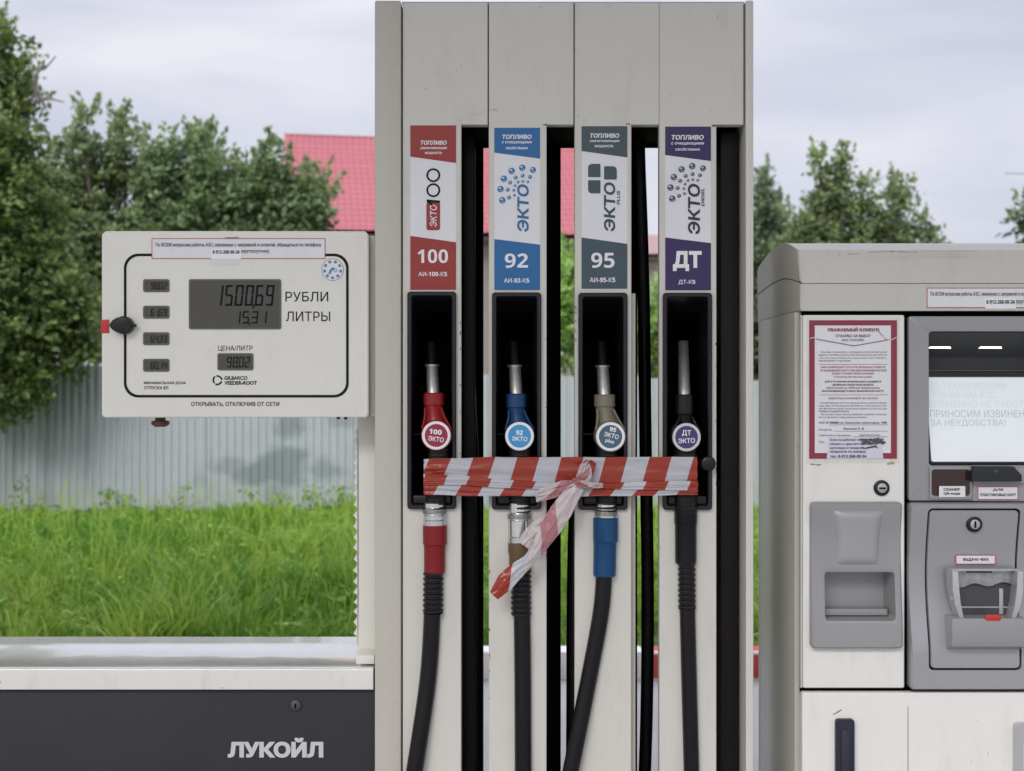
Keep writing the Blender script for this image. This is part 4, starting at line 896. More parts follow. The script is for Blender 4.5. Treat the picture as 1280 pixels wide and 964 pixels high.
nozzle("olive grey fuel nozzle with a tilted slate badge reading 95 plus", ((755.5, 751.5), 425, 496, 8.0), (756, 13.2, 493, 509), 19.4, (761.5, 545, 16.8), OLIVE, mat("badge_slate", (.05, .105, .15), .35),
       [("95", 760.5, 768.5, 533.5, 539, 14), ("ЭКТО", 753.5, 771.5, 540.7, 546.5, 14), ("plus", 755, 766, 548, 554, 14)], (758.5, 757.5, 555, 640, 13.8), (757.2, 13.4, 627, 648), (756.8, 755.3, 15.7, 14.4, 646, 720, BLUESL), None,
       ([(755, 716, 0), (751, 765, 0), (735.5, 850, 0), (712.5, 964, -.01), (694, 1060, .0), (684, 1140, .01), (692, 1210, .03), (715, 1230, .05)], 10.4))
nozzle("all black diesel nozzle with a round purple badge", ((855.5, 854), 424, 494, 7.4), (855.8, 11.4, 493, 518), 18.6, (855.2, 545.7, 16.4), mat("nozzle_black", (.006, .007, .007), .3, spec=.3, var=.2, scale=30, bump=.1, bscale=200), mat("badge_purple", (.055, .03, .14), .35),
       [("ДТ", 849.5, 860.8, 537, 544.5, 0), ("ЭКТО", 845, 865.5, 547, 553, -2)], (856, 857, 555, 640, 14.5), None, (856.8, 856.8, 14.4, 13.6, 618, 704, mat("sleeve_black", (.006, .006, .007), .28, var=.2, spec=.25)), (858, 858.5, 11.2, 702, 760),
       ([(858, 704, 0), (859, 765, 0), (861, 850, 0), (864, 964, 0), (866, 1060, .0), (874, 1150, .01), (890, 1200, .03), (900, 1180, .05)], 9.8), ringed=False, ringm=mat("ring_grey", (.55, .55, .56), .35))
# hoses of the far side, hanging behind the gaps
def rear_hose(pts, label):
    root_y = 3.16; bm = BM(); k = root_y / F
    q = [Vector(((a_ - 640) * k, root_y, CAMZ + (482 - b_) * k)) for a_, b_ in pts]
    tube(bm, q, .0155, 14, 8); o = obj("fuel_hose", bm, RUBBER); tag(o, label, "hose", "hoses of the far side")
rear_hose([(584, 150), (586, 450), (593.5, 640), (595, 800), (596, 964), (600, 1080), (610, 1130)], "black hose in the gap right of the red nozzle")
rear_hose([(731, 150), (731, 480), (728, 570), (719, 640), (716, 760), (715.5, 900), (714, 1020), (708, 1120)], "thin glimpse of black hose in the gap left of the olive nozzle")
rear_hose([(798.5, 150), (799, 200), (802.5, 300), (805, 400), (807, 560), (809.5, 720), (809, 850), (806, 964), (800, 1080)], "black hose hanging in the gap left of the diesel nozzle")

# ================================================================== BARRIER TAPE
TR_ = mat("tape_red", (.37, .048, .026), .2, var=.08, scale=30, trans=.25, bump=.25, bscale=60); TW_ = mat("tape_white", (.60, .61, .66), .2, var=.06, scale=30, trans=.3, bump=.25, bscale=60); TP_ = mat("tape_pink", (.50, .22, .25), .32, var=.15, scale=40, trans=.3, bump=.3, bscale=60); TL_ = mat("tape_pale", (.68, .60, .61), .32, var=.08, scale=40, trans=.3, bump=.3, bscale=60)
TAPE = thing("barrier_tape", "red and white striped barrier tape tied across the four nozzles", "tape", (X(700), 2.86, Z(594)))
def band(name, yt, yb, Y, period, phase, slant, seed, rip=1.0, x0=531, x1=869):
    "stripe boundaries are mesh edges; beyond x0/x1 the band bends back round the nozzle"
    nv = 22; bm = BM(); us = []
    u = x0 - 26
    first = phase - period * math.ceil((phase - x0 + 40) / period)
    k = 0; bounds = []
    while first + k * period < x1 + 60: bounds.append(first + k * period); k += 1
    cols = []
    for bi in range(len(bounds) - 1):
        for s_ in range(7): cols.append((bounds[bi] + (bounds[bi + 1] - bounds[bi]) * s_ / 7, 1 - round((bounds[bi] - phase) / period) % 2))
    grid = []
    for (u, mi) in cols:
        row = []
        for j in range(nv + 1):
            t = j / nv; x = u - slant * t
            edge = max(0, 1 - (x - x0) / 30, 1 - (x1 - x) / 30)
            xx = min(max(x, x0), x1); back = abs(x - xx); t_y = (yt(xx) * (1 - t) + yb(xx) * t)
            wob = noise.noise(Vector((x * .012, t * 3.2 + seed, seed))) * 2.2 + noise.noise(Vector((x * .05, t * 5 + seed, 5))) * .8 * (1 + 2 * edge) + abs(noise.noise(Vector((x * .018 + t * 1.5, t * 11 + seed, 3)))) * -1.6
            fold = math.sin(t * 9 + noise.noise(Vector((x * .01, seed, 2.))) * 3) * (.6 + .8 * noise.noise(Vector((x * .008, seed, 8.))))
            y_ = Y + (wob + fold) * S * rip * .9 + back * S
            row.append(bm.verts.new((X(xx), y_, Z(t_y + noise.noise(Vector((x * .03, seed * 2, 1.))) * .8))))
        grid.append((row, mi))
    for (r0, m0), (r1, m1) in zip(grid, grid[1:]):
        a_ = r0[0].co.x; 
        if abs(r0[0].co.x - r1[0].co.x) < 1e-6 and abs(r0[nv].co.x - r1[nv].co.x) < 1e-6 and (max(r0[0].co.y, r1[0].co.y) > 2.93): continue
        for j in range(nv):
            f = bm.faces.new((r0[j], r0[j + 1], r1[j + 1], r1[j])); f.material_index = m0
    bmesh.ops.delete(bm, geom=[v for v in bm.verts if not v.link_faces], context='VERTS')
    return obj(name, bm, [TR_, TW_], TAPE, angle=60, normals=False)
lp = lambda pts: (lambda x: float(np.interp(x, [p[0] for p in pts], [p[1] for p in pts])))
band("tape_band", lp([(531, 573), (600, 570.5), (869, 570)]), lp([(531, 594), (560, 594), (640, 602), (720, 606), (869, 602)]), 2.862, 27.2, 565, 9.5, 1.0, .75)
band("tape_band", lp([(531, 591), (560, 591.5), (650, 599), (730, 603), (790, 600), (869, 599)]), lp([(531, 605), (570, 604), (650, 609), (730, 608.5), (869, 611)]), 2.852, 27.2, 561, 5, 4.0, .7)
band("tape_band", lp([(531, 602), (640, 606), (735, 607), (800, 609), (869, 606)]), lp([(531, 616.5), (600, 618), (735, 618.5), (869, 616.5)]), 2.8560, 27.2, 551, 8, 8.0, .6)
def ribbon(name, pts, stripes, seed, parent=TAPE, fold=.25, rip=1.0, sub=24, slope=.75):
    "pts: (px, py, Y, halfwidth px, angle deg of the width vector in the picture plane, twist)"
    arr = [Vector(p[:3]) for p in pts]; n = len(pts); bm = BM(); grid = []; m = (n - 1) * sub
    cen = smooth_path([Vector((p[0], p[2] * 1000, p[1])) for p in pts], sub)
    for i, c in enumerate(cen):
        f = i / sub; q = min(int(f), n - 2); t = f - q
        hw = pts[q][3] * (1 - t) + pts[q + 1][3] * t; an = R(pts[q][4] * (1 - t) + pts[q + 1][4] * t); tw = R(pts[q][5] * (1 - t) + pts[q + 1][5] * t)
        row = []
        for j in range(25):
            s_ = j / 12 - 1
            cr = (noise.noise(Vector((f * 1.9, s_ * 2.5, seed))) * 2.4 + noise.noise(Vector((f * 5 + s_ * 3, s_ * 6, seed))) * .8) * rip
            px = c.x + s_ * hw * math.cos(an) * math.cos(tw); py = c.z + s_ * hw * math.sin(an) * math.cos(tw)
            yy = c.y / 1000 + (s_ * hw * math.sin(tw) + cr + abs(s_) * hw * fold) * S
            row.append(bm.verts.new((X(px), yy, Z(py + noise.noise(Vector((f * 2.6, s_, seed + 3))) * .7 * rip))))
        grid.append(row)
    for i in range(m):
        for j in range(24):
            u = (i - (j - 12) / 12 * sub * slope) / m; mi = 0
            for k, (b_, mm) in enumerate(stripes):
                if u >= b_: mi = mm
            bm.faces.new((grid[i][j], grid[i][j + 1], grid[i + 1][j + 1], grid[i + 1][j])).material_index = mi
    return obj(name, bm, [TR_, TW_, TP_, TL_], parent, angle=70, normals=False)
# main tail down to the left
ribbon("tape_tail", [(727, 600, 2.842, 6, 20, 10), (715, 612, 2.838, 11, 12, 5), (700, 636, 2.836, 13.5, 22, 0), (687, 657, 2.836, 13, 24, 0), (674, 678, 2.836, 10, 28, 15), (662, 694, 2.836, 8, 32, 15), (646, 708, 2.834, 10.5, 38, 8), (632, 722, 2.832, 11.5, 44, 5), (618, 739, 2.832, 6.5, 44, 0)],
       [(-1, 3), (.30, 2), (.48, 3), (.66, 1), (.82, 0)], 21.0, rip=.65)
ribbon("tape_end", [(722, 603, 2.846, 5, 70, 0), (705, 607, 2.842, 9, 75, 0), (688, 612, 2.842, 9, 80, 0), (669, 619, 2.844, 6.5, 84, 0)], [(-1, 2), (.62, 3)], 31.0, rip=1.6)
ribbon("tape_end", [(682, 650, 2.846, 8, 60, 0), (668, 662, 2.845, 11, 55, 0), (654, 678, 2.846, 9, 40, 0)], [(-1, 0), (.25, 3)], 37.0, rip=1.2)
ribbon("tape_end", [(708, 628, 2.846, 3, 10, 0), (706, 640, 2.847, 4.5, 10, 0), (702, 658, 2.848, 1.5, 0, 0)], [(-1, 3)], 41.0)
# the loop and knot
ribbon("tape_knot", [(721, 606, 2.846, 7, 40, 0), (726, 592, 2.838, 7, 22, 0), (731, 579, 2.834, 7.5, 12, 20), (735, 573.5, 2.832, 6, 8, 50), (737, 578, 2.836, 6.5, 10, 0), (734, 592, 2.842, 4.5, 20, 0), (729, 604, 2.846, 4, 30, 0)], [(-1, 2), (.22, 3), (.5, 0), (.72, 3)], 51.0, rip=1.3)
ribbon("tape_knot", [(716, 601, 2.838, 6, 70, 0), (726, 603, 2.834, 6.5, 65, 20), (737, 604, 2.838, 4, 80, 0), (752, 605, 2.846, 2.5, 88, 0)], [(-1, 2), (.5, 3)], 57.0, rip=1.4)

# ================================================================== PAYMENT TERMINAL
TM = thing("payment_terminal", "grey and white self-service payment machine with screen and posted notice", "payment machine", (X(1176), 3.15, 0.12))
TX0, TX1 = X(1000), X(1356)
def tob(name, bm, m, parent=TM, **k): return obj(name, bm, m, parent, **k)
arc = lambda zf, zp, zb: [(2.9 + .51 * t, zf + (zp - zf) * math.sin(math.pi * min(1, t * 1.0) * .5 / .42) if t <= .42 else zp - (zp - zb) * ((t - .42) / .58) ** 2) for t in [i / 22 for i in range(23)]]
zt = arc(Z(315), 1.943, 1.908); zs = arc(Z(354), 1.857, 1.8385)
bm = BM(); xprism(bm, [(2.9, Z(354))] + zt[1:] + [(3.41, 1.8385)] + [(y, z + .0012) for y, z in zs[::-1][1:-1]], TX0, TX1, .009); bmesh.ops.remove_doubles(bm, verts=bm.verts[:], dist=1e-5); tob("top_cap", bm, TERMC)
bm = BM(); xprism(bm, [(2.902, Z(388.5))] + [(y + (.002 if i == 0 else 0), z - .0012) for i, (y, z) in enumerate(zs)] + [(3.41, Z(388.5))], TX0 + .001, TX1 - .001, .007); tob("header_panel", bm, TERMC)
bm = BM(); pbox(bm, 1001, 1355, 388.6, GB, 2.992, 3.36, .004); tob("cabinet", bm, TERMC)
bm = BM(); box(bm, TX0 - .0035, TX0 + .02, 2.94, 3.35, .13, Z(388.7), .004); tob("side_panel", bm, TERMC)
bm = BM(); box(bm, TX0 - .003, TX0 + .05, 3.355, 3.375, .13, CAMZ + (482 - 402) / F * 3.4, .003); tob("rear_panel", bm, TERMC)
bm = BM(); pbox(bm, 1005, 1350, 388.6, 397, 2.925, 2.93); pbox(bm, 1003, 1350, 858, 868, 2.925, 2.9295); pbox(bm, 1129, 1140, 398, 857, 2.925, 2.929); tob("shadow_gap", bm, INNER)
def jagged(a_, b_, c_, d_): return [(a_, c_), (a_, d_), (b_, d_), (b_, c_)]
# door with the poster
bm = BM(); prism_hole(bm, rr(1003.5, 394, 1130.3, 860, 2.5, 3), rr(1016, 632, 1121, 804, 3, 3), 2.898, 2.915, .0022); door = tob("upper_door", bm, WHITE)
bm = BM(); pbox(bm, 1000.8, 1003, 394, 860, 2.9, 2.916, .001); obj("door_edge", bm, TERMC, door)
cam_lock(door, 1101.5, 610, 10, 2.898, 'h')
bm = BM(); prism(bm, rr(1002.5, 865.5, 1353, GB - 20, 2.5, 3), 2.898, 2.915, .003); ldoor = tob("lower_door", bm, WHITE)
bm = BM(); pbox(bm, 1134.2, 1135, 883, GB - 20, 2.8974, 2.8986); obj("seam", bm, INKG, ldoor)
bm = BM(); prism(bm, rr(1043, 897.5, 1066.5, 1010, 4, 4), 2.885, 2.899, .004, 3); lh = obj("swing_handle", bm, mat("handle_navy", (.014, .016, .03), .4, var=.15), ldoor)
bm = BM(); prism(bm, rr(1049, 910, 1060, 1000, 5, 5), 2.8815, 2.886, .002, 2); obj("handle_lever", bm, mat("handle_navy2", (.02, .022, .04), .35), ldoor)
bm = BM(); hx = lambda p: X(p)
tube(bm, [(X(1270), 2.9, Z(905)), (X(1270), 2.87, Z(908)), (X(1272), 2.85, Z(925)), (X(1272), 2.848, Z(985)), (X(1270), 2.87, Z(1010)), (X(1270), 2.9, Z(1012))], .006, 10)
bm.free(); bm = BM(); frame(bm, rr(1265.5, 902, 1330, 1010, 5, 4), rr(1274, 916, 1322, 998, 9, 4), 2.876, 2.899); obj("pull_handle", bm, SILVERL, ldoor)
# poster --------------------------------------------------------------
PY0 = 2.898
bm = BM(); pbox(bm, 1008, 1123.5, 396.5, 579, PY0 - .0004, PY0 + .0005); obj("poster_backing", bm, mat("backing_paper", (.66, .65, .60), .5, var=.06, scale=30, dirt=.4), door)
bm = BM(); pbox(bm, 1011, 1120.7, 400.5, 573.5, PY0 - .0009, PY0); poster = tob("poster", bm, PAPER, label="white notice with a maroon border headed УВАЖАЕМЫЙ КЛИЕНТ")
bm = BM(); frame(bm, P([(1011, 400.5), (1011, 573.5), (1120.7, 573.5), (1120.7, 400.5)]), P([(1018, 407), (1018, 566.3), (1113.2, 566.3), (1113.2, 407)]), PY0 - .0013, PY0 - .0009); obj("poster_border", bm, MAROON, poster)
bm = BM(); sheet(bm, P([(1035, 546), (1101, 545), (1103.5, 573.3), (1033, 573.3)]), PY0 - .0017); obj("pasted_slip", bm, mat("slip_paper", (.60, .60, .70), .3, var=.08, scale=20), poster)
PT = PY0 - .0021
bm = BM(); text(bm, "УВАЖАЕМЫЙ КЛИЕНТ!", 1033.5, 1098.5, 409.5, 414.5, PT, .045)
for s_, a_, b_, y in [("БАНК ВОЗВРАЩАЕТ ОСТАТОК ДЕНЕЖНЫХ СРЕДСТВ", 1026, 1106, 458), ("НА БАНКОВСКУЮ КАРТУ ПРИ БЕЗНАЛИЧНОМ РАСЧЕТЕ", 1024.5, 1107.5, 462), ("БУДЕТ ОСУЩЕСТВЛЕН БАНКОМ", 1040, 1091.5, 466), ("В ТЕЧЕНИЕ 30 РАБОЧИХ ДНЕЙ.", 1042, 1089.5, 470), ("ОБРАТИТЬСЯ НА ГОРЯЧУЮ ЛИНИЮ БАНКА,", 1032.5, 1099.5, 484)]: text(bm, s_, a_, b_, y, y + 2.5, PT, .02)
for y in (455.4, 493.4): pbox(bm, 1023, 1109, y, y + .4, PT, PT + .0002)
obj("red_lettering", bm, mat("red_ink", (.30, .035, .03), .5), poster)
bm = BM()
for s_, a_, b_, y, h, bo in [("СПАСИБО ЗА ВЫБОР", 1044, 1087.5, 418.3, 3.3, .015), ("АЗС ЛУКОЙЛ", 1051.5, 1079.5, 423.3, 3.3, .015),
        ("Если Вы столкнулись с ситуацией не полной/частичной", 1026, 1108, 439, 2.7, 0), ("выдачи топлива (услуги) при безналичном расчете на", 1023, 1108, 442.6, 2.7, 0), ("АЗС, или через Мобильное приложение «АЗС ЛУКОЙЛ»,", 1023, 1108, 446.2, 2.7, 0), ("информируем о следующем.", 1023, 1063, 449.8, 2.7, 0),
        ("ДЛЯ УТОЧНЕНИЯ ИНФОРМАЦИИ О ВОЗВРАТЕ", 1030.5, 1101, 476, 2.6, .03), ("ДЕНЕЖНЫХ СРЕДСТВ ВЫ МОЖЕТЕ", 1040, 1091.5, 480, 2.6, .03), ("ОБСЛУЖИВАЮЩЕГО ВАШУ БАНКОВСКУЮ КАРТУ.", 1026.5, 1104.5, 487.8, 2.6, .03),
        ("ОБЯЗАТЕЛЬНО СОХРАНЯЙТЕ ЧЕК ПОКУПКИ", 1035, 1096.5, 496.3, 2.8, .008),
        ("Если Вам вернули не полную сумму денежных средств на банков-", 1025, 1108, 502.5, 2.6, 0), ("скую карту при безналичном расчете или не был решен в тече-", 1023, 1108, 506.1, 2.6, 0), ("ние 30 рабочих дней, Вы можете обратиться на АЗС для", 1023, 1108, 509.7, 2.6, 0), ("проверки и решения вопроса.", 1023, 1061, 513.3, 2.6, 0), ("Мы всегда готовы помочь в решении подобных вопросов,", 1026, 1108, 516.9, 2.6, 0), ("просто свяжитесь с нами удобным способом.", 1023, 1083, 520.5, 2.6, 0),
        ("АЗС № 69466 (ул. Бакинских комиссаров, 139)", 1023, 1108, 527, 3.4, .012), ("Менеджер:", 1023, 1039.5, 536, 2.8, 0), ("Воронин И. В.", 1054, 1080, 534.5, 3.4, .012), ("График работы менеджера:", 1023, 1063, 543, 2.6, 0), ("круглосуточно", 1074, 1099, 543, 2.6, 0), ("Тел.:", 1023, 1030.5, 551, 2.8, 0)]:
    text(bm, s_, a_, b_, y, y + h, PT, bo)
for s_, a_, b_, y in [("Если не работает оплата,", 1037, 1085, 548.3), ("обмен с диспетчером или", 1037, 1096, 553.4), ("неполадки в телефоне,", 1037, 1080, 558.4), ("позвоните по номеру:", 1037, 1082, 563.4), ("тел. 8-912-268-00-34", 1037, 1082.5, 568.6)]: text(bm, s_, a_, b_, y, y + 3.6, PT - .0002, .02)
for y, x0 in ((538.9, 1042), (545.8, 1066), (531, 1036)): pbox(bm, x0, 1109, y, y + .3, PT, PT + .0002)
obj("black_lettering", bm, mat("soft_ink", (.05, .045, .055), .5), poster)
bm = BM(); rd = random.Random(2)          # scribbled marker smear and the drawn envelope flap
for k in range(26):
    x_ = 1078 + rd.random() * 24; y_ = 549 + rd.random() * 5 + (6 if k > 22 else 0); a_ = rd.uniform(-.4, .4); l_ = rd.uniform(3, 7); t = rd.uniform(.5, 1.3)
    sheet(bm, P([(x_ - l_, y_ - t + a_ * l_), (x_ + l_, y_ - t - a_ * l_), (x_ + l_ * .9, y_ + t - a_ * l_), (x_ - l_ * .9, y_ + t + a_ * l_)]), PT - .0003 - k * .00001)
obj("ink_smear", bm, mat("marker_smear", (.07, .07, .085), .5, var=.5, scale=90), poster)
bm = BM()
for (p, q) in [((1019.5, 424), (1067, 432.5)), ((1067, 432.5), (1112, 424.5)), ((1096, 413), (1107, 424))]:
    w_ = .55; sheet(bm, P([(p[0], p[1] - w_), (q[0], q[1] - w_), (q[0], q[1] + w_), (p[0], p[1] + w_)]), PT - .00005)
obj("fold_line", bm, INKG, poster)
bm = BM()
for (p, q) in [((1012, 423), (1020, 421.5)), ((1110, 426.5), (1120, 422)), ((1098, 418), (1112, 425.5))]:
    w_ = .45; sheet(bm, P([(p[0], p[1] - w_), (q[0], q[1] - w_), (q[0], q[1] + w_), (p[0], p[1] + w_)]), PT - .0001)
obj("crease", bm, WINK, poster)
notice(TM, 1158.6, 1345, 359.8, 385, 2.9012, (1163, 1341, 364.8, 371), ((1233, 1268.5, 375, 380), (1270, 1302, 374.2, 381)), (1231.5, 1270, 372.5, 386))

# card tray ----------------------------------------------------------------
def prof_card(z):
    t = (Z(627) - z) / (Z(627) - Z(808.5)); t = min(max(t, 0), 1)
    return 2.893 - .017 * math.exp(-((t - 1.0) / .42) ** 2) - .010 * math.exp(-((t) / .16) ** 2) + .002
bm = BM(); O = lambda i, r: rr(1011.5 + i, 627 + i, 1125.5 - i, 808.5 - i, r, 4, 26)
I = lambda i, r: rr(1029.5 + i, 714.5 + i, 1117 - i, 774.5 - i, r, 4, 26)
def mixr(a_, b_, t): return [(p[0] + (q[0] - p[0]) * t, p[1] + (q[1] - p[1]) * t) for p, q in zip(a_, b_)]
o1, i1 = O(2, 4), I(-1.5, 5)
loft(bm, [ring(O(0, 5), 2.8985), ring(O(0, 5), lambda z: prof_card(z) + .004)] + [ring(mixr(o1, i1, t), prof_card) for t in np.linspace(0, 1, 14)] + [ring(I(0, 4), lambda z: prof_card(z) + .001), ring(I(.6, 4), lambda z: prof_card(z) + .006), ring(I(4, 4), 2.955)])
tray = tob("card_tray", bm, GREYP)
bm = BM(); prism(bm, rr(1034, 763, 1112, 771, 1, 2), 2.915, 2.954, .002); obj("tray_lip", bm, GREYP, tray)
bm = BM(); nx, ny = 18, 22; G = []
for j in range(ny + 1):
    t = j / ny; row = []
    for i_ in range(nx + 1):
        u = i_ / nx * 2 - 1; wid = 32 - 4 * math.sin(math.pi * t * .8) * .8 - 2.5 * t
        px = 1071 + u * wid; py = 637 + t * 69; b_ = (1 - abs(u) ** 6) * (1 - abs(2 * t - 1) ** 10)
        row.append(bm.verts.new((X(px), prof_card(Z(py)) + .0012 - .0125 * b_ * (.75 + .25 * math.sin(math.pi * t)), Z(py))))
    G.append(row)
for j in range(ny):
    for i_ in range(nx): bm.faces.new((G[j][i_], G[j][i_ + 1], G[j + 1][i_ + 1], G[j + 1][i_]))
obj("tray_tongue", bm, mat("grey_plastic_pale", (.34, .34, .355), .42, metal=.2, var=.03, scale=8, bump=.12, bscale=800), tray, normals=False, angle=50)

# reader unit: upper bezel with hood and screen ------------------------------
UX1 = 1345
def rect(a_, c_, b_, d_, r, n=4, sub=8): return rr(a_, c_, b_, d_, r, n, sub)
bm = BM(); o0 = rect(1136, 395.5, UX1, 626, 3); h0 = rect(1161, 414.5, 1322, 582, 4)
loft(bm, [ring(o0, 2.914), ring(o0, 2.9), ring(rect(1137, 396.5, UX1 - 1, 625, 3), 2.8985), ring(rect(1160, 413.5, 1323, 583, 4), 2.8985), ring(h0, 2.900), ring(rect(1161.3, 415, 1321.7, 581.5, 4), 2.98)], cap_end=False); bez = tob("screen_bezel", bm, GREYP)
DG = mat("hood_grey", (.05, .052, .054), .45, var=.1)
bm = BM(); xprism(bm, [(2.903, Z(415.5)), (2.985, Z(415.5)), (2.985, Z(462)), (2.981, Z(455)), (2.977, Z(447)), (2.974, Z(444.5))], X(1161.5), X(1321.5)); hood = tob("light_hood", bm, DG)
def hood_y(z): t = (Z(415.5) - z) / (Z(415.5) - Z(444.5)); return 2.903 + .071 * t - .0012
LEDM = mat("led_strip", (1.0, 1.0, 0.98), .4, var=0, emit=.9)
for a_, b_ in ((1169, 1198), (1233, 1262.6), (1297, 1318)):
    bm = BM(); vq = [bm.verts.new((X(px) , hood_y(Z(py)), Z(py))) for px, py in ((a_ + 1.5, 432.6), (b_ - 1.5, 432.6), (b_ + .3, 435.2), (a_ - .3, 434.9))]; bm.faces.new(vq); obj("led_strip", bm, LEDM, hood)
def tilt_y(z): t = (Z(465) - z) / (Z(465) - Z(579)); return 2.95 - .042 * t
def tring(a_, c_, b_, d_, r, off): return ring(rr(a_, c_, b_, d_, r, 4, 6), lambda z: tilt_y(z) + off)
bm = BM(); loft(bm, [tring(1160.5, 463.5, 1322, 581, 5, .02), tring(1160.5, 463.5, 1322, 581, 5, -.001), tring(1161.5, 464.5, 1321, 580, 4, -.003), tring(1165.2, 471, 1318, 577.8, 3, -.003), tring(1165.6, 471.4, 1317.6, 577.4, 3, .001)], cap_end=False); obj("screen_frame", bm, BLACK, bez)
SCRN = mat("screen_glow", (.56, .595, .615), .25, var=.05, scale=7, emit=.235)
bm = BM(); bm.faces.new([bm.verts.new(p) for p in tring(1165, 470.8, 1318.3, 578, 3, .0005)]); scr = tob("screen", bm, SCRN, label="lit white screen with a faint grey out-of-order message")
sy = lambda z: tilt_y(z) - .0002
T1 = mat("screen_text_faint", (.47, .50, .545), .3, emit=.225); T2 = mat("screen_text_mid", (.36, .38, .43), .3, emit=.215)
bm = BM(); text(bm, "ПО ТЕХНИЧЕСКИМ", 1167.5, 1266.5, 477.8, 486.5, sy); text(bm, "ПРИЧИНАМ АЗС", 1168, 1252.5, 489.3, 498, sy); text(bm, "ВРЕМЕННО НЕ РАБОТАЕТ", 1167.5, 1309, 501, 510, sy); obj("faint_lettering", bm, T1, scr)
bm = BM(); text(bm, "ПРИНОСИМ ИЗВИНЕНИЯ", 1168, 1302, 513, 522.3, sy); text(bm, "ЗА НЕУДОБСТВА!", 1168.5, 1262.5, 525, 534.3, sy); obj("grey_lettering", bm, T2, scr)
# shelf with scanner and card reader
bm = BM(); loft(bm, [ring(rr(1161, 583.5, 1214, 624, 2, 3), 2.9), ring(rr(1161, 583.5, 1214, 624, 2, 3), 2.893), ring(rr(1162, 584.5, 1213, 623, 2, 3), 2.892), ring(rr(1163, 586.5, 1211.5, 620, 4, 3), 2.892), ring(rr(1163.5, 587, 1211, 619.5, 4, 3), 2.896)], cap_end=False); scan = tob("code_scanner", bm, GREYP)
bm = BM(); prism(bm, rr(1163, 586.5, 1211.5, 620, 4, 3), 2.8955, 2.9); obj("scanner_glass", bm, mat("brown_glass", (.035, .012, .008), .06, var=.3, scale=20), scan)
def plate(parent, a_, b_, c_, d_, Y, lines, border=True):
    bm = BM(); pbox(bm, a_, b_, c_, d_, Y - .0006, Y + .0006); st = obj("label_plate", bm, PAPER, parent)
    sub = st if parent.parent is None else parent
    if border:
        bm = BM(); frame(bm, P(jagged(a_, b_, c_, d_)), P(jagged(a_ + 1, b_ - 1, c_ + 1, d_ - 1)), Y - .001, Y - .0006); obj("border_line", bm, REDLINE, sub)
    bm = BM()
    for s_, x0, x1, y0, y1 in lines: text(bm, s_, x0, x1, y0, y1, Y - .0011, .035)
    obj("lettering", bm, INK, sub)
plate(TM, 1172, 1204.7, 607.3, 621, 2.8905, [("СКАНЕР", 1177.5, 1198, 609.8, 613.2), ("QR-кода", 1177.5, 1198, 615, 618.6)], False)
bm = BM(); xprism(bm, [(2.9, Z(582)), (2.93, Z(580)), (2.9, Z(626)), (2.896, Z(626)), (2.896, Z(606)), (2.892, Z(604)), (2.892, Z(600))], X(1215), X(1343), .001); tob("reader_shelf", bm, GREYP)
bm = BM()
rp_ = [(1213, 582.5), (1262, 582.5), (1271.5, 593), (1271.5, 601), (1210, 601), (1209.5, 592)]
prism(bm, P(rp_[::-1]), 2.872, 2.9, .003, 3); tob("card_reader", bm, mat("reader_black", (.010, .013, .018), .3, var=.1))
bm = BM()
for r_ in (2.2, 3.6, 5.0):
    aa = [R(t) for t in range(-40, 41, 10)]
    sheet(bm, P([(1236 + r_ * math.cos(t), 588 + r_ * .7 * math.sin(t)) for t in aa] + [(1236 + (r_ - .5) * math.cos(t), 588 + (r_ - .5) * .7 * math.sin(t)) for t in aa[::-1]]), 2.8716)
tob("wave_mark", bm, INKG)
plate(TM, 1221, 1271.7, 607.8, 624.7, 2.8955, [("ДЛЯ", 1240, 1253, 610.6, 614), ("ПЛАСТИКОВЫХ КАРТ", 1223.8, 1268.8, 616.6, 620.2)])

# lower curved cover with the receipt door
def prof_rec(z):
    t = (Z(628) - z) / (Z(628) - Z(860)); t = min(max(t, 0), 1)
    return 2.887 + .026 * math.sin(math.pi * min(1, t / .8)) ** 1.3 - .004 * t
def grid_surf(bm, a_, b_, c_, d_, off, nx=2, ny=40, edge=0.012):
    G = []
    for j in range(ny + 1):
        py = c_ + (d_ - c_) * j / ny; z = Z(py); G.append([bm.verts.new((X(a_ + (b_ - a_) * i_ / nx), prof_rec(z) + off, z)) for i_ in range(nx + 1)])
    for j in range(ny):
        for i_ in range(nx): bm.faces.new((G[j][i_], G[j][i_ + 1], G[j + 1][i_ + 1], G[j + 1][i_]))
    # turn the rim back
    rim = [r[0] for r in G] + G[-1][1:] + [r[-1] for r in G[::-1][1:]] + G[0][::-1][1:-1]
    bk = [bm.verts.new((v.co.x, v.co.y + edge, v.co.z)) for v in rim]; n = len(rim)
    for i_ in range(n): bm.faces.new((rim[i_], rim[(i_ + 1) % n], bk[(i_ + 1) % n], bk[i_]))
bm = BM()
so_ = [(1136, 629), (UX1, 860)]; ro = rr(1136, 628, UX1, 860.5, 4, 3, 40); ri = rr(1158, 635, 1273.5, 836, 6, 4, 40)
ro = rr(1136, 628, UX1, 860.5, 4, 4, 40)
loft(bm, [ring(ro, 2.914), ring(ro, lambda z: prof_rec(z) + .006)] + [ring(mixr(rr(1138, 630, UX1 - 2, 858.5, 4, 4, 40), ri, t), prof_rec) for t in np.linspace(0, 1, 8)] + [ring(ri, lambda z: prof_rec(z) + .008)], cap_end=False); cover = tob("lower_cover", bm, SILVER)
bm = BM(); bk_ = [ring(rr(1157, 634, 1274.5, 837, 6, 4, 40), lambda z: prof_rec(z) + .007)]
loft(bm, [bk_[0], ring(mixr(rr(1157, 634, 1274.5, 837, 6, 4, 40), rr(1215, 735, 1217, 737, .5, 4, 40), .5), lambda z: prof_rec(z) + .008)], cap_end=False); obj("door_gap", bm, INNER, cover)
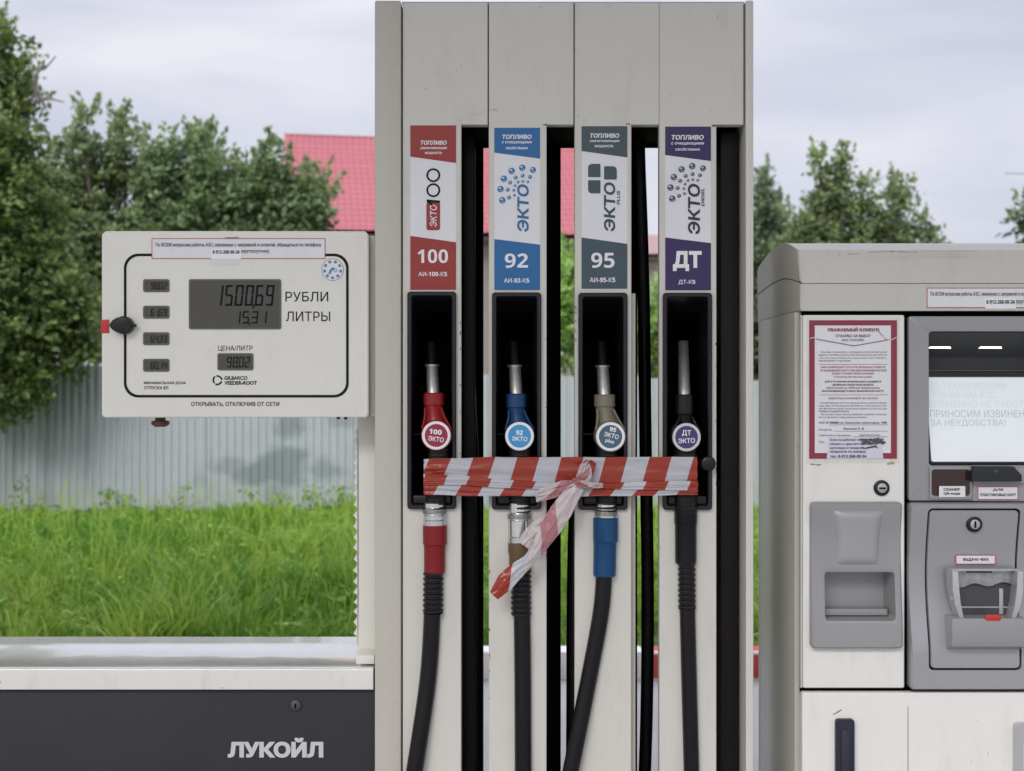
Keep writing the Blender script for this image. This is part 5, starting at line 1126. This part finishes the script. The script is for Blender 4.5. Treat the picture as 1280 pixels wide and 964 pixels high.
bm = BM(); do = rr(1160.4, 637.4, 1271.2, 833.6, 5, 4, 40); dc = rr(1215.9, 690, 1216.1, 780, .05, 4, 40)
loft(bm, [ring(do, lambda z: prof_rec(z) + .007), ring(do, lambda z: prof_rec(z) + .0012)] + [ring(mixr(rr(1161.2, 638.2, 1270.4, 832.8, 5, 4, 40), dc, t), lambda z: prof_rec(z) - .001) for t in np.linspace(0, 1, 7)]); rdoor = tob("receipt_door", bm, SILVER)
cam_lock(rdoor, 1216.5, 655, 10, prof_rec(Z(655)) - .001)
plate(rdoor, 1195.5, 1245.7, 694, 706, prof_rec(Z(694)) - .003, [("ВЫДАЧА ЧЕКА", 1205, 1237, 698, 702.2)])
# receipt tray
ty0 = min(prof_rec(Z(712)), prof_rec(Z(740)), prof_rec(Z(768))) - .002
bm = BM(); pbox(bm, 1184, 1268, 709.5, 711.5, ty0 - .03, ty0, .001); tray2 = tob("receipt_tray", bm, SILVERL)
for s_ in (0, 1):
    base = 1182 if s_ == 0 else 1270.5; sg = 1 if s_ == 0 else -1; pts = []
    outer = [(base, 711), (base + sg * 1, 735), (base + sg * 4, 752), (base + sg * 9, 768.5)]; inner = [(base + sg * 15, 768.5), (base + sg * 10.5, 750), (base + sg * 8.5, 730), (base + sg * 8, 711)]
    q = P(outer + inner); bm = BM(); prism(bm, q if s_ == 0 else q[::-1], 2.845 + .012, ty0, .0018, 2); obj("tray_arm", bm, SILVERL, tray2)
bm = BM(); xprism(bm, [(2.846, Z(768)), (ty0 + .005, Z(768)), (ty0 + .008, Z(812)), (2.872, Z(808)), (2.852, Z(803)), (2.846, Z(795))], X(1180), X(1271.5), .002); obj("tray_box", bm, SILVER, tray2)
bm = BM(); pbox(bm, 1192, 1262, 712, 768, ty0 - .006, ty0 - .001); obj("tray_back", bm, mat("tray_dark", (.055, .055, .06), .3, var=.4, scale=12), tray2)
bm = BM(); n_ = 14
e0 = [(1191 + 71 * i_ / n_, 712 + .6 * math.sin(i_)) for i_ in range(n_ + 1)]; e1 = [(1191 + 71 * i_ / n_, 731 + 2.4 * math.sin(i_ * .9 + .5) - 3 * (i_ / n_)) for i_ in range(n_ + 1)]
prism(bm, P(e0 + e1[::-1])[::-1], ty0 - .016, ty0 - .0155); obj("glint_flap", bm, mat("flap_glint", (.30, .31, .32), .15, metal=.5, var=.6, scale=60), tray2)  # glint of the clear flap put into a pale strip's colour and shape
bm = BM(); pbox(bm, 1205, 1236, 711.2, 714.5, ty0 - .02, ty0 - .01, .001); obj("paper_slot", bm, mat("slot_brown", (.05, .03, .025), .4), tray2)
bm = BM(); pbox(bm, 1196, 1258, 757.5, 759, ty0 - .0075, ty0 - .006); pbox(bm, 1247, 1252, 735, 767, ty0 - .009, ty0 - .006, .0008); obj("tray_edge", bm, SILVERL, tray2)
bm = BM(); prism(bm, rr(1220, 763, 1240, 770.5, 3.2, 5), 2.8445, 2.8475, .0006); obj("red_sticker", bm, mat("red_sticker", (.48, .035, .025), .45), tray2)
for q in (744, 770):
    bm = BM(); disc(bm, 1181.5, q, 1.6, 2.855, 2.862); obj("pivot", bm, STEEL, tray2)

# ------------------------------------------------------------------ wear: scuffs and chips that have shapes of their own
SCUF = mat("scuff_brown", (.20, .17, .12), .7, var=.5, scale=60); SCUD = mat("chip_dark", (.045, .04, .035), .7, var=.5, scale=80); SCUG = mat("scuff_pale", (.46, .43, .36), .5, var=.2, scale=60)
def scratch(name, parent, m, pts, wd, Y, seed):
    rd = random.Random(seed); up, dn = [], []
    for i in range(len(pts) - 1):
        (x0, y0), (x1, y1) = pts[i], pts[i + 1]; n_ = max(2, int(math.hypot(x1 - x0, y1 - y0) / 3))
        for k in range(n_):
            t = k / n_; a_, b_ = x0 + (x1 - x0) * t, y0 + (y1 - y0) * t; w1 = wd * rd.uniform(.15, 1); up.append((a_, b_ - w1)); dn.append((a_, b_ + wd * rd.uniform(.15, 1)))
    bm = BM(); sheet(bm, P(up + dn[::-1]), Y); return obj(name, bm, m, parent)
scratch("scratch", PUMP, SCUG, [(573, 152), (590, 144), (609, 139)], .45, FY - .0006, 1)
scratch("scuff", PUMP, SCUG, [(612, 138), (618, 137), (626, 139.5)], 1.6, FY - .0006, 2)
for a_, b_, sd in ((684, 157, 3), (787, 156, 4), (895, 158, 5)): scratch("chip", PUMP, SCUD, [(a_ - 5, b_ - .5), (a_ - 1, b_ - 1.2), (a_ + 2, b_)], 1.3, FY - .0007, sd)
rd = random.Random(12)
for (xx, ya, yb) in ((575.4, 400, 640), (683, 380, 700), (719.6, 380, 470), (895, 420, 640), (612, 640, 900)):
    for k in range(7):
        yy = rd.uniform(ya, yb); bm = BM(); L_ = rd.uniform(1.2, 5); sheet(bm, P([(xx - rd.uniform(.2, .9), yy), (xx + .5, yy - .4), (xx + .6, yy + L_), (xx - rd.uniform(.1, .5), yy + L_ * .8)]), FY - .0008); obj("edge_chip", bm, SCUD if k % 2 else SCUF, PUMP)
for pts, wd, sd in (([(1085, 315.5), (1110, 314.6), (1150, 315.6)], .7, 21), ([(1150, 313.8), (1185, 314.8), (1225, 313.6)], .9, 22), ([(1060, 318), (1078, 317)], .6, 23)):
    scratch("scuff", TM, SCUF if sd != 22 else SCUG, pts, wd, 2.8992 - .0006, sd)
scratch("scuff", TM, SCUF, [(1012, 580), (1022, 581), (1030, 579.5)], 1.4, 2.8972, 31); scratch("scuff", TM, mat("glue_yellow", (.42, .36, .16), .6, var=.3, scale=60), [(1108, 580), (1114, 578), (1122, 580.5)], 2.4, 2.8972, 32)
scratch("scuff", TM, SCUF, [(1041, 893), (1048, 889), (1055, 885)], 1.0, 2.8968, 33); scratch("scuff", TM, INKG, [(1233, 938), (1236, 947)], .7, 2.8968, 34); scratch("scuff", TM, INKG, [(1213, 951), (1215, 956)], .7, 2.8968, 35)
bm = BM(); vlathe(bm, [(305, 1219, 6.5, 3.03), (303.4, 1219, 5.5, 3.03), (302.6, 1219, 3, 3.03)], 14); obj("cap_bump", bm, TERMC, TM)
scratch("scuff", PUMP, INKG, [(283, 297.8), (293, 298.3), (304, 297.7)], .7, 2.8838, 41)
bm = BM()
for k in range(14):
    t = k / 13; xx = 442 + rd.uniform(-1, 3)
for px, py in ((424, 523), (433, 523.5)): 
    bm = BM(); disc(bm, px, py - 1, 2.2, 2.886, 2.889); obj("screw", bm, BLACK, PUMP)
